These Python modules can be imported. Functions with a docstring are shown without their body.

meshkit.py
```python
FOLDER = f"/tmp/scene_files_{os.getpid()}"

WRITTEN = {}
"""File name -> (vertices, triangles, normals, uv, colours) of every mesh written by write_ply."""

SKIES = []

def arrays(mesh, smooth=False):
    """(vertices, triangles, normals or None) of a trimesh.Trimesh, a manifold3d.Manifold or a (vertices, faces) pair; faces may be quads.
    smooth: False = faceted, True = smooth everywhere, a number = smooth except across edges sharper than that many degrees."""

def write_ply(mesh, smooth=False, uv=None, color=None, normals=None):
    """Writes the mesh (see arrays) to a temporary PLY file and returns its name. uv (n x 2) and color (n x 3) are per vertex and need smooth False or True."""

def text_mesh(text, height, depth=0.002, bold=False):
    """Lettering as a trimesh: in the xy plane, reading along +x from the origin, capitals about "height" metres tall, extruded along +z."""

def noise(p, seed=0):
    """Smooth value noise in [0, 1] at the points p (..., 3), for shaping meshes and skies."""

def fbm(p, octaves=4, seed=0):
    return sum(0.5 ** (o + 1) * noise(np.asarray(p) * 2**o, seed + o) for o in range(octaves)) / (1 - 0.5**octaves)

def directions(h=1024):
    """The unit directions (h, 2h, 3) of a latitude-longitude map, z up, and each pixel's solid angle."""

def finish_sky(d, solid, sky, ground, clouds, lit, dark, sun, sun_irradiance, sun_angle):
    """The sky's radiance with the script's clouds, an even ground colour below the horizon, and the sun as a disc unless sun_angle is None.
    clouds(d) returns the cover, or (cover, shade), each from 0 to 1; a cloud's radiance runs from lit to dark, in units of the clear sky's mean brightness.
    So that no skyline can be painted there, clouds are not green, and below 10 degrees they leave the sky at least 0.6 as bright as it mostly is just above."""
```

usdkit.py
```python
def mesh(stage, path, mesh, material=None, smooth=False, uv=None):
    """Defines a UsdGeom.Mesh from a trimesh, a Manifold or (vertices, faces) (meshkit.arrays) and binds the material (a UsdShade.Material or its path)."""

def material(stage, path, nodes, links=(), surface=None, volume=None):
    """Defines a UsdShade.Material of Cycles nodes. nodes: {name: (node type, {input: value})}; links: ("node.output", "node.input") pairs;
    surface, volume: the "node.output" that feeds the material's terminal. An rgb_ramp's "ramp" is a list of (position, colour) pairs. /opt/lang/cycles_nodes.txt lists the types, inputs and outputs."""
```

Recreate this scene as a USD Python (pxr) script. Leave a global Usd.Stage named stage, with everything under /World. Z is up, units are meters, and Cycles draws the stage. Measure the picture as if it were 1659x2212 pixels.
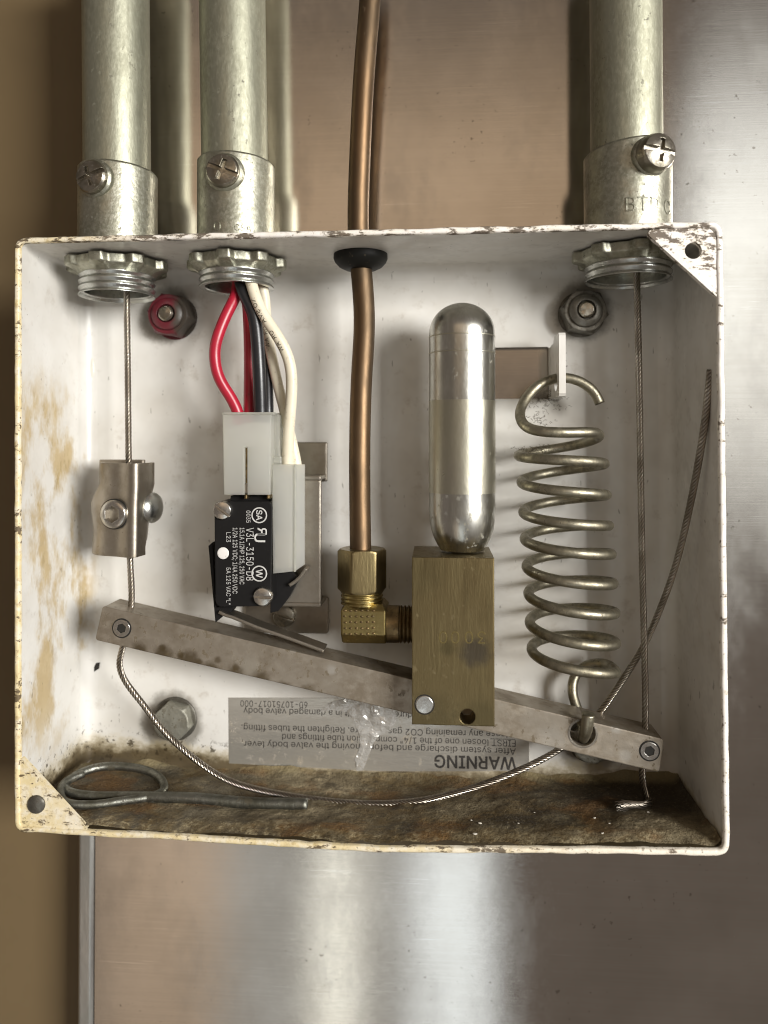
import math, random
import numpy as np, trimesh, shapely, usdkit, meshkit
from shapely.geometry import Polygon, Point, LineString
from scipy.interpolate import CubicSpline
from pxr import Usd, UsdGeom, UsdLux, UsdShade, Gf, Sdf

stage = Usd.Stage.CreateInMemory()
UsdGeom.Xform.Define(stage, '/World')
UsdGeom.Scope.Define(stage, '/World/Looks')
rng = random.Random(7)
nr = np.random.default_rng(7)

# ------------------------------------------------------------------ camera, light, exposure
K = 0.79e-3                      # one working unit "u" in metres (about 0.8 mm); x right, y into the wall, z up
F, PX, PY = 1640.0, 829.5, 932.0 # focal length and principal point on a 1659 x 2212 picture
YAW, PITCH = math.atan(115.5 / F), math.radians(0.8)
CAM = np.array([0.0, -289.0, 0.0])
AX = np.array([-math.sin(YAW) * math.cos(PITCH), math.cos(YAW) * math.cos(PITCH), math.sin(PITCH)])
RT = np.array([math.cos(YAW), math.sin(YAW), 0.0])
UP = np.cross(RT, AX)
cam = UsdGeom.Camera.Define(stage, '/World/camera')
cam.AddTransformOp().Set(Gf.Matrix4d(*RT, 0, *UP, 0, *(-AX), 0, *(CAM * K), 1))
cam.CreateHorizontalApertureAttr(24.0); cam.CreateVerticalApertureAttr(32.0)
cam.CreateFocalLengthAttr(24.0 * F / 1659)
cam.CreateVerticalApertureOffsetAttr(-(1106 - PY) * 24.0 / 1659)
cam.CreateHorizontalApertureOffsetAttr(0.0)
cam.CreateClippingRangeAttr(Gf.Vec2f(0.01, 100))
cam.CreateFStopAttr(8.0); cam.CreateFocusDistanceAttr(255 * K)
cam.CreateExposureAttr(0.08)

def lamp(name, x0, x1, z0, z1, dist, power, colour):
    """a rectangular window or lamp facing the wall at dist metres in front of it"""
    l = UsdLux.RectLight.Define(stage, '/World/' + name)
    l.CreateWidthAttr(x1 - x0); l.CreateHeightAttr(z1 - z0)
    l.CreateIntensityAttr(power); l.CreateColorAttr(Gf.Vec3f(*colour))
    l.AddTranslateOp().Set(Gf.Vec3d((x0 + x1) / 2, -dist, (z0 + z1) / 2)); l.AddRotateXOp().Set(90.0)
    return l
def seen(name, tx0, tx1, tz0, tz1, power, colour, dist=1.6):
    """the same, given by the tangents of the directions in which the wall mirrors it"""
    L = dist + 0.228
    return lamp(name, tx0 * L, tx1 * L, tz0 * L, tz1 * L, dist, power, colour)
lamp('window_light_right', 0.80, 1.95, -0.01, 0.47, 1.2, 41.0, (1.0, 0.985, 0.955))
seen('window_light_right_dim', 0.315, 0.50, -0.04, 0.42, 1.7, (0.95, 1.0, 1.0))
seen('warm_room_light', -0.42, 0.27, 0.15, 0.46, 0.56, (1.0, 0.72, 0.45))
seen('warm_room_light_low', -0.46, -0.285, -0.95, -0.30, 0.52, (1.0, 0.78, 0.57))
seen('grey_room_light_low', -0.285, -0.04, -1.0, -0.35, 0.42, (0.93, 1.0, 1.0))
seen('window_light_low', -0.157, -0.113, -1.2, -0.45, 1.5, (0.97, 1.0, 0.92), 1.55)
seen('window_light_low_wide', -0.035, 0.073, -1.2, -0.30, 1.35, (0.84, 0.94, 1.0), 1.58)
dome = UsdLux.DomeLight.Define(stage, '/World/room_light')
dome.CreateIntensityAttr(1.0); dome.CreateColorAttr(Gf.Vec3f(0.050, 0.042, 0.036))

# ------------------------------------------------------------------ picture to place
def W(px, py, h):
    """the point seen at (px, py) that lies h units in front of the box's back panel (the wall is at h = -3)"""
    d = (px - PX) / F * RT - (py - PY) / F * UP + AX
    return CAM + d * ((-3.0 - h - CAM[1]) / d[1])
def S(h): return F / (286.0 - h)      # picture units per u at height h
def Y(h): return -3.0 - h

# ------------------------------------------------------------------ materials
class Ref(str): pass
class B:
    def __init__(s): s.nodes, s.links, s.i = {}, [], 0
    def n(s, kind, out, **inp):
        s.i += 1; name = f'n{s.i}'; vals = {}
        for k, v in inp.items():
            if isinstance(v, Ref): s.links.append((str(v), f'{name}.{k}'))
            else: vals[k] = v
        s.nodes[name] = (kind, vals)
        return Ref(f'{name}.{out}')
    def pos(s, sc=(1, 1, 1)):
        if not hasattr(s, 'g'): s.g = s.n('geometry', 'position')
        return s.n('mapping', 'vector', vector=s.g, scale=tuple(c / K for c in sc))
    def noise(s, scale, detail=3, rough=.55, sc=(1, 1, 1), off=None, dist=0.0):
        v = s.pos(sc)
        if off is not None: v = s.n('vector_math', 'vector', math_type='add', vector1=v, vector2=(off, off * 1.7, -off))
        return s.n('noise_texture', 'fac', vector=v, scale=scale, detail=detail, roughness=rough, distortion=dist)
    def step(s, v, a, b, lo=0.0, hi=1.0):
        return s.n('map_range', 'result', range_type='smoothstep', value=v, from_min=a, from_max=b, to_min=lo, to_max=hi, clamp=True)
    def mix(s, f, a, b): return s.n('mix', 'color', mix_type='mix', fac=f, color1=a, color2=b)
    def m(s, op, a, b=0.5): return s.n('math', 'value', math_type=op, value1=a, value2=b)
    def xyz(s):
        p = s.pos(); s.i += 1; nm = f'n{s.i}'; s.nodes[nm] = ('separate_xyz', {}); s.links.append((str(p), nm + '.vector'))
        return Ref(nm + '.x'), Ref(nm + '.y'), Ref(nm + '.z')
    def near(s, c): return s.n('vector_math', 'value', math_type='distance', vector1=s.pos(), vector2=tuple(c))
    def bump(s, h, dist, strength=1.0, normal=None):
        kw = dict(height=h, distance=dist * K, strength=strength)
        if normal is not None: kw['normal'] = normal
        return s.n('bump', 'normal', **kw)
    def bev(s, r): return s.n('bevel', 'bevel', radius=r * K, samples=4)
def mat(name, fn):
    b = B(); p = fn(b)
    surf = p if isinstance(p, Ref) else b.n('principled_bsdf', 'BSDF', **p)
    return usdkit.material(stage, '/World/Looks/' + name, b.nodes, b.links, surface=str(surf))
M = {}
NUT_POS = [W(362, 680, 0), W(1258, 673, 0), W(370, 1562, 0), W(1272, 1612, 0)]
FLOOR_Z = W(829, 1700, 0)[2]
GRIME = (0.055, 0.040, 0.020)

def enamel(b):
    x, y, z = b.xyz()
    col = b.mix(b.step(b.noise(.035, 3), .35, .7), (0.70, 0.685, 0.645), (0.61, 0.585, 0.535))
    # yellow grease runs on the left side
    n = b.noise(.05, 5, .66, sc=(1.2, 1, .55))
    left = b.step(x, W(225, 1000, 0)[0], W(120, 1000, 24)[0])
    zr = b.m('multiply', b.step(z, W(60, 760, 30)[2], W(60, 900, 30)[2]), b.step(z, W(60, 1720, 30)[2], W(60, 1500, 30)[2]))
    left = b.m('multiply', left, zr)
    st = b.m('multiply', b.step(b.m('add', n, b.m('multiply', left, .10)), .53, .70), left)
    col = b.mix(b.m('multiply', st, .85), col, b.mix(b.noise(.12, 4, .6, off=77), (0.52, 0.40, 0.19), (0.36, 0.235, 0.075)))
    st3 = b.m('multiply', b.step(b.noise(.35, 4, .7, sc=(1.5, 1, .4), off=51), .53, .66), st)
    col = b.mix(b.m('multiply', st3, .55), col, (0.30, 0.22, 0.09))
    # a thin film of handling dirt, smudges and specks
    col = b.mix(b.m('multiply', b.step(b.noise(.11, 5, .7, off=9), .56, .74), .35), col, (0.33, 0.27, 0.20))
    sp = b.step(b.noise(.55, 2, .5, off=3, sc=(1, 1, .75)), .70, .745)
    sp = b.m('multiply', sp, b.step(b.noise(.06, 2, off=21), .48, .66))
    col = b.mix(b.m('multiply', sp, .65), col, (0.10, 0.08, 0.055))
    st2 = b.step(b.noise(.33, 2, .5, off=31, sc=(2.6, 1, .55)), .73, .76)
    col = b.mix(b.m('multiply', st2, .5), col, (0.09, 0.07, 0.05))
    # grime rings round the four wall bolts
    nn = b.noise(.25, 4, .65, off=14)
    for c, rad in zip(NUT_POS, (10.5, 10.5, 11.5, 10.5)):
        d = b.m('add', b.near(c), b.m('multiply', nn, -4.5))
        col = b.mix(b.step(d, rad, rad - 4.0, 0, .7), col, (0.10, 0.085, 0.06))
    # dirt creeping up from the floor of the box
    hz = b.m('subtract', z, FLOOR_Z)
    wob = b.m('multiply', b.m('add', b.noise(.05, 6, .72, off=5, sc=(1, 1, 1.6)), b.m('multiply', b.noise(.45, 4, .7, off=61), .25)), 13.0)
    lf = b.step(x, W(560, 1600, 0)[0], W(330, 1600, 0)[0], 1.5, 7.0)
    d = b.m('subtract', b.m('subtract', hz, wob), lf)
    col = b.mix(b.step(d, 3.0, -3.5, 0, .8), col, (0.46, 0.38, 0.22))
    col = b.mix(b.step(d, .5, -5.0, 0, .93), col, b.mix(b.noise(.2, 4, .65), (0.03, 0.02, 0.008), (0.12, 0.085, 0.04)))
    bs = b.m('multiply', b.step(b.noise(.42, 4, .7, off=88), .56, .63), b.m('multiply', b.step(d, 7.0, 1.0), b.step(x, W(620, 1600, 0)[0], W(440, 1600, 0)[0])))
    col = b.mix(b.m('multiply', bs, .85), col, (0.05, 0.036, 0.018))
    r = b.step(b.noise(.13, 4, .6, off=2), .3, .75, .24, .5)
    bp = b.bump(b.noise(.32, 3, .5, off=8), .05, .35)
    return dict(base_color=col, roughness=r, normal=bp, specular_ior_level=.5)
M['enamel'] = mat('enamel', enamel)

def rim(b):
    x, y, z = b.xyz()
    lowleft = b.m('maximum', b.step(x, W(420, 1000, 46)[0], W(40, 1000, 46)[0]), b.step(z, W(829, 1700, 46)[2], W(829, 1840, 46)[2]))
    lowleft = b.m('multiply', lowleft, b.step(x, W(1650, 1000, 46)[0], W(600, 1000, 46)[0], .25, 1))
    col = b.mix(lowleft, (0.82, 0.78, 0.73), (0.70, 0.58, 0.33))
    col = b.mix(b.step(b.noise(.22, 4, .65, off=81), .42, .62, 0, .65), col, (0.78, 0.73, 0.62))
    col = b.mix(b.m('multiply', b.m('multiply', lowleft, b.step(b.noise(.35, 5, .7, off=91), .52, .68)), .6), col, (0.36, 0.25, 0.09))
    top = b.step(z, W(829, 620, 46)[2], W(829, 520, 46)[2])
    amt = b.m('add', b.m('multiply', b.m('multiply', top, b.step(y, Y(46.42), Y(45.9), .55, 1.0)), .085), b.m('multiply', lowleft, .02))
    nz = b.m('add', b.noise(.48, 5, .72, sc=(.36, 1, .9), off=4), amt)
    nz = b.m('add', nz, b.m('multiply', b.m('subtract', b.noise(.03, 3, .6, off=66), .5), .28))
    rust = b.step(nz, .60, .63)
    col = b.mix(b.m('multiply', b.step(nz, .54, .63), .4), col, (0.45, 0.33, 0.18))
    col = b.mix(b.m('multiply', rust, .85), col, b.mix(b.noise(.9, 3), (0.022, 0.014, 0.008), (0.09, 0.052, 0.022)))
    sp = b.step(b.noise(.8, 2, .5, off=13), .66, .70)
    col = b.mix(b.m('multiply', sp, .6), col, (0.12, 0.085, 0.04))
    h = b.m('add', b.m('multiply', rust, -.7), b.noise(.5, 4, .6))
    return dict(base_color=col, roughness=b.m('add', b.m('multiply', rust, .3), .42), normal=b.bump(h, .3, .6))
M['rim'] = mat('chipped_enamel', rim)

def sludge(b):
    x, y, z = b.xyz()
    n1, n2 = b.noise(.042, 5, .62, sc=(.6, 1, 1)), b.noise(.12, 5, .68, off=6, sc=(.7, 1, 1))
    col = b.n('rgb_ramp', 'color', fac=n1, ramp=[(.30, (0.016, 0.010, 0.004)), (.41, (0.060, 0.042, 0.018)), (.48, (0.13, 0.088, 0.034)), (.55, (0.12, 0.092, 0.048)), (.66, (0.33, 0.27, 0.165))])
    col = b.mix(b.step(n2, .46, .70, 0, .6), col, (0.24, 0.20, 0.12))
    col = b.mix(b.step(n2, .44, .28, 0, .7), col, (0.030, 0.020, 0.009))
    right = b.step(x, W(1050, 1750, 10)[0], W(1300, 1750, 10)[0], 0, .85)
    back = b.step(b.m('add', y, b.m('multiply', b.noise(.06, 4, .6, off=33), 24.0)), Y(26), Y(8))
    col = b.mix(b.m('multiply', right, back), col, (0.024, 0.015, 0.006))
    gl = b.step(x, W(760, 1750, 10)[0], W(420, 1750, 10)[0], 0, .55)
    col = b.mix(b.m('multiply', gl, b.step(b.noise(.09, 4, off=25), .38, .6)), col, (0.12, 0.11, 0.085))
    amb = b.step(b.noise(.06, 3, off=22, sc=(.7, 1, 1)), .51, .64, 0, .6)
    col = b.mix(amb, col, (0.15, 0.068, 0.012))
    gr = b.noise(1.1, 4, .75, off=17)
    col = b.mix(b.step(gr, .54, .72, 0, .45), col, (0.32, 0.27, 0.17))
    col = b.mix(b.step(gr, .46, .30, 0, .7), col, (0.020, 0.013, 0.006))
    fr = b.m('multiply', b.step(y, Y(33), Y(45)), b.step(b.noise(.11, 5, .7, off=95), .45, .6))
    col = b.mix(b.m('multiply', fr, .8), col, b.mix(b.step(b.noise(.5, 4, .7, sc=(1, 1, 1.5), off=99), .42, .6), (0.15, 0.105, 0.045), (0.42, 0.35, 0.21)))
    edge = b.step(b.m('add', b.m('subtract', z, FLOOR_Z + 2.0), b.m('multiply', b.noise(.5, 4, .7, off=71), 4.0)), 4.6, 7.0, 0, .7)
    col = b.mix(b.m('multiply', edge, b.step(y, Y(7), Y(2))), col, (0.27, 0.22, 0.115))
    h = b.m('add', b.noise(.7, 4, .6, off=3), b.m('multiply', gr, .4))
    return dict(base_color=col, roughness=b.step(n1, .3, .55, .38, .78), normal=b.bump(h, .75, .85))
M['sludge'] = mat('sludge', sludge)

def metal(name, c1, c2, r1, r2, sc=.12, stretch=(1, 1, 1), spots=None, spot_amt=.6, spot_lo=.66, bump=.06, bscale=.6, bev=.5, metallic=1.0, aniso=0, tan=None, fine=None, stain=None):
    def fn(b):
        n = b.noise(sc, 5, .62, sc=stretch)
        col = b.mix(b.step(n, .36, .66), c1, c2)
        if fine: col = b.mix(b.step(b.noise(fine[0], 3, .6, sc=fine[1], off=12), .4, .7, 0, fine[3]), col, fine[2])
        if stain:
            for c, r_, cc, am in stain: col = b.mix(b.step(b.m('add', b.near(c), b.m('multiply', b.noise(.3, 4, .65, off=2), -r_)), r_ * .75, -r_ * .1, 0, am), col, cc)
        met = metallic
        if spots:
            s = b.step(b.noise(sc * 5, 3, .6, off=7, sc=(1, 1, .8)), spot_lo, spot_lo + .05)
            s = b.m('multiply', s, b.step(b.noise(sc * .7, 2, off=19), .36, .6))
            s = b.m('multiply', s, spot_amt)
            col = b.mix(s, col, spots)
            met = b.m('multiply', b.m('subtract', 1.0, s), metallic)
        h = b.noise(bscale, 4, .6, sc=stretch, off=5)
        d = dict(base_color=col, metallic=met, roughness=b.step(n, .3, .7, r1, r2), normal=b.bump(h, bump, .8, b.bev(bev) if bev else None))
        if aniso: d.update(anisotropic=aniso, tangent=b.n('combine_xyz', 'vector', x=tan[0], y=tan[1], z=tan[2]))
        return d
    M[name] = mat(name, fn)
metal('galvanized', (0.37, 0.37, 0.285), (0.29, 0.285, 0.215), .40, .58, .10, (1, 1, .35), (0.13, 0.12, 0.085), .8, .63, .16, .5, .4, fine=(.9, (1, 1, .5), (0.44, 0.435, 0.34), .6), metallic=.9)
metal('cast_zinc', (0.42, 0.415, 0.335), (0.27, 0.265, 0.205), .36, .55, .13, (1, 1, 1), (0.11, 0.10, 0.07), .8, .62, .22, .42, .6, fine=(.8, (1, 1, 1), (0.56, 0.55, 0.47), .5))
metal('zinc_thread', (0.62, 0.63, 0.60), (0.40, 0.40, 0.37), .22, .38, .2, (1, 1, 1), (0.10, 0.085, 0.06), .7, .64, .12, .7, .3)
metal('screw_steel', (0.44, 0.41, 0.35), (0.22, 0.20, 0.155), .22, .36, .25, (1, 1, 1), (0.08, 0.065, 0.045), .7, .62, .08, .8, .35)
metal('clean_steel', (0.66, 0.64, 0.60), (0.5, 0.48, 0.44), .2, .32, .3, (1, 1, 1), (0.1, 0.085, 0.06), .5, .66, .05, .8, .35)
metal('clamp_steel', (0.40, 0.36, 0.305), (0.27, 0.235, 0.185), .36, .48, .10, (1, 1, .8), (0.10, 0.075, 0.04), .5, .64, .05, .8, .8, fine=(.5, (1, 1, .8), (0.46, 0.42, 0.365), .3))
metal('lever_steel', (0.35, 0.305, 0.245), (0.235, 0.195, 0.145), .36, .55, .09, (1, 1, 1), (0.09, 0.065, 0.03), .75, .60, .12, .5, .6, metallic=.75, fine=(.2, (1, 1, 1.4), (0.42, 0.375, 0.31), .6), stain=[(W(638, 1398, 28), 2.6, (0.45, 0.42, 0.36), .8), (W(716, 1446, 28), 2.0, (0.47, 0.44, 0.39), .8), (W(540, 1440, 28), 4.2, (0.43, 0.395, 0.33), .6), (W(1330, 1575, 28), 1.6, (0.45, 0.42, 0.37), .8), (W(1350, 1632, 28), 2.2, (0.42, 0.39, 0.34), .7), (W(1190, 1600, 28), 5, (0.42, 0.39, 0.34), .5)] + [(W(300 + 52 * k, 1404 + 14.5 * k, 28), 3.2 + (k % 3) * .8, (0.085, 0.058, 0.022), .8) for k in range(8)] + [(W(350 + 40 * k, 1400 + 6 * (k % 3) + 9 * k, 28), 1.4, (0.10, 0.07, 0.03), .7) for k in range(5)])
metal('bracket_steel', (0.41, 0.375, 0.32), (0.32, 0.285, 0.235), .34, .46, .12, (1, 1, 1), (0.12, 0.1, 0.07), .4, .66, .06, .7, .8)
metal('spring_steel', (0.33, 0.305, 0.235), (0.20, 0.18, 0.13), .40, .56, .2, (1, 1, 1), (0.07, 0.055, 0.03), .8, .60, .12, .8, 0, fine=(.5, (1, 1, 1), (0.42, 0.38, 0.27), .5))
metal('cable_steel', (0.46, 0.42, 0.365), (0.25, 0.215, 0.175), .22, .36, .12, (1, 1, 1), (0.07, 0.055, 0.04), .6, .62, .05, 1.0, 0)
metal('ring_wire', (0.24, 0.24, 0.21), (0.11, 0.105, 0.08), .42, .62, .1, (1, 1, 1), (0.05, 0.04, 0.022), .85, .56, .25, .6, 0)
metal('copper', (0.185, 0.118, 0.066), (0.105, 0.074, 0.046), .40, .56, .07, (1, 1, .3), (0.12, 0.08, 0.045), .6, .66, .06, .5, 0, fine=(.16, (1, 1, .35), (0.215, 0.145, 0.085), .5))
metal('brass', (0.265, 0.203, 0.100), (0.17, 0.133, 0.066), .30, .46, .09, (2.2, 1, .35), (0.12, 0.095, 0.045), .5, .64, .08, .7, .6, fine=(.5, (2.5, 1, .18), (0.25, 0.20, 0.10), .55), stain=[(W(1027, 1408, 37), 5.5, (0.085, 0.073, 0.06), .75), (W(965, 1400, 37), 3, (0.12, 0.1, 0.05), .6), (W(930, 1550, 37), 9, (0.13, 0.105, 0.055), .5), (W(1040, 1560, 37), 8, (0.12, 0.1, 0.05), .5), (W(900, 1240, 37), 9, (0.16, 0.13, 0.065), .5)])
metal('brass_bright', (0.42, 0.33, 0.14), (0.27, 0.21, 0.085), .25, .40, .2, (1, 1, 1), (0.10, 0.08, 0.03), .75, .62, .12, .7, .6)
metal('brass_dark', (0.28, 0.20, 0.10), (0.15, 0.11, 0.055), .36, .5, .2, (1, 1, 1), (0.05, 0.04, 0.02), .7, .6, .1, .7, .3)
metal('cartridge_steel', (0.60, 0.595, 0.545), (0.46, 0.45, 0.40), .22, .34, .09, (1, 1, .4), (0.2, 0.18, 0.12), .7, .62, .07, .6, 0, fine=(.35, (1, 1, .3), (0.72, 0.72, 0.68), .4))
metal('cartridge_band', (0.54, 0.52, 0.43), (0.44, 0.42, 0.33), .32, .44, .1, (1, 1, .5), (0.2, 0.17, 0.1), .6, .66, .08, .6, 0)
metal('dark_bolt', (0.20, 0.19, 0.165), (0.12, 0.11, 0.09), .38, .55, .2, (1, 1, 1), (0.06, 0.05, 0.035), .8, .56, .15, .7, .7, metallic=.8)
metal('dirty_bolt', (0.40, 0.395, 0.34), (0.25, 0.24, 0.195), .32, .55, .12, (1, 1, 1), (0.07, 0.055, 0.03), .8, .56, .25, .5, .9, metallic=.7)
metal('foil_label', (0.66, 0.635, 0.575), (0.54, 0.515, 0.46), .26, .42, .08, (.4, 1, 1.6), (0.25, 0.2, 0.13), .6, .60, .28, .16, 0, metallic=.75)
metal('torn_foil', (0.64, 0.625, 0.59), (0.50, 0.485, 0.45), .2, .34, .3, (1, 1, 1), (0.2, 0.15, 0.09), .7, .58, .2, .9, 0, metallic=.5)

def steel_wall(b):
    n = b.noise(.014, 4, .6)
    col = b.mix(b.step(n, .35, .65), (0.58, 0.545, 0.50), (0.48, 0.445, 0.40))
    sc = b.noise(.5, 4, .7, sc=(.035, 1, 2.6), off=3)
    col = b.mix(b.step(sc, .42, .62, 0, .10), col, (0.68, 0.65, 0.61))
    sp = b.m('multiply', b.step(b.noise(.45, 3, .6, off=8), .655, .70), b.step(b.noise(.03, 2, off=15), .48, .62))
    col = b.mix(b.m('multiply', sp, .55), col, (0.12, 0.09, 0.06))
    sm = b.step(b.noise(.03, 4, .65, off=40, sc=(1, 1, .6)), .45, .72)
    h = b.noise(.9, 4, .7, sc=(.03, 1, 2.4), off=11)
    scr = b.m('multiply', b.step(b.noise(.6, 3, .6, sc=(.06, 1, 3.5), off=70), .66, .70), b.step(b.noise(.02, 2, off=73), .48, .6))
    col = b.mix(b.m('multiply', scr, .5), col, (0.70, 0.68, 0.65))
    nrm = b.bump(b.m('add', h, b.m('multiply', b.noise(.05, 4, .6, off=44), 2.0)), .03, .4)
    g = b.n('glossy_bsdf', 'BSDF', distribution='beckmann', color=col, roughness=b.m('add', b.m('multiply', sm, .07), .175), anisotropy=.6,
            tangent=b.n('combine_xyz', 'vector', x=1.0, y=0.0, z=0.0), normal=nrm)
    d = b.n('diffuse_bsdf', 'BSDF', color=(0.34, 0.29, 0.24))
    return b.n('mix_closure', 'closure', fac=.02, closure1=g, closure2=d)
M['steel_wall'] = mat('brushed_steel', steel_wall)
metal('edge_metal', (0.58, 0.58, 0.56), (0.48, 0.48, 0.45), .3, .42, .06, (1, 1, .4), None, bump=.1, bev=1.0)
M['tan_wall'] = mat('tan_paint', lambda b: dict(base_color=b.mix(b.noise(.015, 5, .6), (0.175, 0.122, 0.060), (0.125, 0.088, 0.045)), roughness=.55, specular_ior_level=.3, normal=b.bump(b.noise(.3, 3), .1, .3)))

def plastic(name, c, c2, rough, sc=.2, dirt=(0.1, 0.08, 0.05), amt=.4, lo=.6, bump=.05, **kw):
    def fn(b):
        col = b.mix(b.noise(sc, 4, .6), c, c2)
        col = b.mix(b.m('multiply', b.step(b.noise(sc * 3, 4, .65, off=9), lo, lo + .08), amt), col, dirt)
        return dict(base_color=col, roughness=rough, normal=b.bump(b.noise(.6, 3), bump, .5, b.bev(.5)), **kw)
    M[name] = mat(name, fn)
plastic('black_case', (0.006, 0.006, 0.006), (0.011, 0.010, 0.010), .48, dirt=(0.05, 0.042, 0.03), amt=.2, lo=.64, specular_ior_level=.22)
plastic('black_rubber', (0.006, 0.006, 0.005), (0.012, 0.011, 0.009), .55, specular_ior_level=.2)
plastic('red_pvc', (0.43, 0.014, 0.036), (0.32, 0.012, 0.028), .32, dirt=(0.14, 0.02, 0.02), amt=.4)
plastic('black_pvc', (0.010, 0.010, 0.012), (0.018, 0.018, 0.02), .30, dirt=(0.06, 0.055, 0.05), amt=.3)
plastic('white_pvc', (0.76, 0.70, 0.56), (0.66, 0.59, 0.44), .36, dirt=(0.36, 0.29, 0.19), amt=.45)
plastic('white_print', (0.72, 0.71, 0.68), (0.52, 0.51, 0.48), .6)
plastic('ink', (0.02, 0.018, 0.016), (0.045, 0.04, 0.035), .5)
plastic('faint_ink', (0.10, 0.085, 0.06), (0.2, 0.17, 0.12), .6)
plastic('white_plug', (0.82, 0.79, 0.76), (0.7, 0.67, 0.63), .4)
plastic('dark_gap', (0.008, 0.007, 0.005), (0.015, 0.012, 0.008), .7)
plastic('lint', (0.16, 0.125, 0.075), (0.07, 0.055, 0.03), .9)
plastic('white_flake', (0.7, 0.66, 0.58), (0.55, 0.5, 0.42), .5)
plastic('clear_drip', (0.75, 0.73, 0.66), (0.66, 0.63, 0.54), .15)
def nylon(b):
    col = b.mix(b.noise(.15, 4), (0.90, 0.90, 0.83), (0.84, 0.83, 0.74))
    p = b.n('principled_bsdf', 'BSDF', base_color=col, roughness=.32, transmission_weight=.45, ior=1.25, subsurface_weight=.55, subsurface_scale=2.5 * K, subsurface_radius=(1.0, 1.0, .9), normal=b.bump(b.noise(.35, 3), .08, .4, b.bev(.5)))
    t = b.n('translucent_bsdf', 'BSDF', color=(0.80, 0.80, 0.70))
    return b.n('mix_closure', 'closure', fac=.30, closure1=p, closure2=t)
M['nylon'] = mat('nylon', nylon)
def red_nut(b):
    x, y, z = b.xyz()
    f = b.step(b.m('add', x, b.m('multiply', b.noise(.25, 4, .6), 9.0)), NUT_POS[0][0] + 8.0, NUT_POS[0][0] + 12.5)
    col = b.mix(f, b.mix(b.noise(.35, 4), (0.15, 0.011, 0.022), (0.07, 0.011, 0.014)), (0.05, 0.04, 0.03))
    return dict(base_color=col, roughness=.42, normal=b.bump(b.noise(.7, 4), .15, .6, b.bev(.6)))
M['red_nut'] = mat('red_paint', red_nut)

# ------------------------------------------------------------------ mesh helpers (all in u)
def cat(ms): return trimesh.util.concatenate([m if isinstance(m, trimesh.Trimesh) else trimesh.Trimesh(*m, process=False) for m in ms])
def unit(v): v = np.asarray(v, float); return v / np.linalg.norm(v)
def spline(pts, step=1.0):
    p = np.asarray(pts, float); t = np.r_[0, np.cumsum(np.sqrt(np.linalg.norm(np.diff(p, axis=0), axis=1)))]
    cs = CubicSpline(t, p, bc_type='natural'); q = cs(np.linspace(0, t[-1], 2000))
    L = np.r_[0, np.cumsum(np.linalg.norm(np.diff(q, axis=0), axis=1))]
    n = max(3, int(L[-1] / step))
    return np.stack([np.interp(np.linspace(0, L[-1], n), L, q[:, k]) for k in range(3)], 1)
def frames(p, ref=None):
    t = np.gradient(p, axis=0); t /= np.linalg.norm(t, axis=1)[:, None]
    a = np.array(ref if ref is not None else (0, -1, 0), float)
    if abs(a @ t[0]) > .95: a = np.array([1.0, 0, 0])
    us = []; u = a - (a @ t[0]) * t[0]
    for ti in t:
        u = u - (u @ ti) * ti; u /= np.linalg.norm(u); us.append(u.copy())
    us = np.array(us); return t, us, np.cross(t, us)
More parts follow.
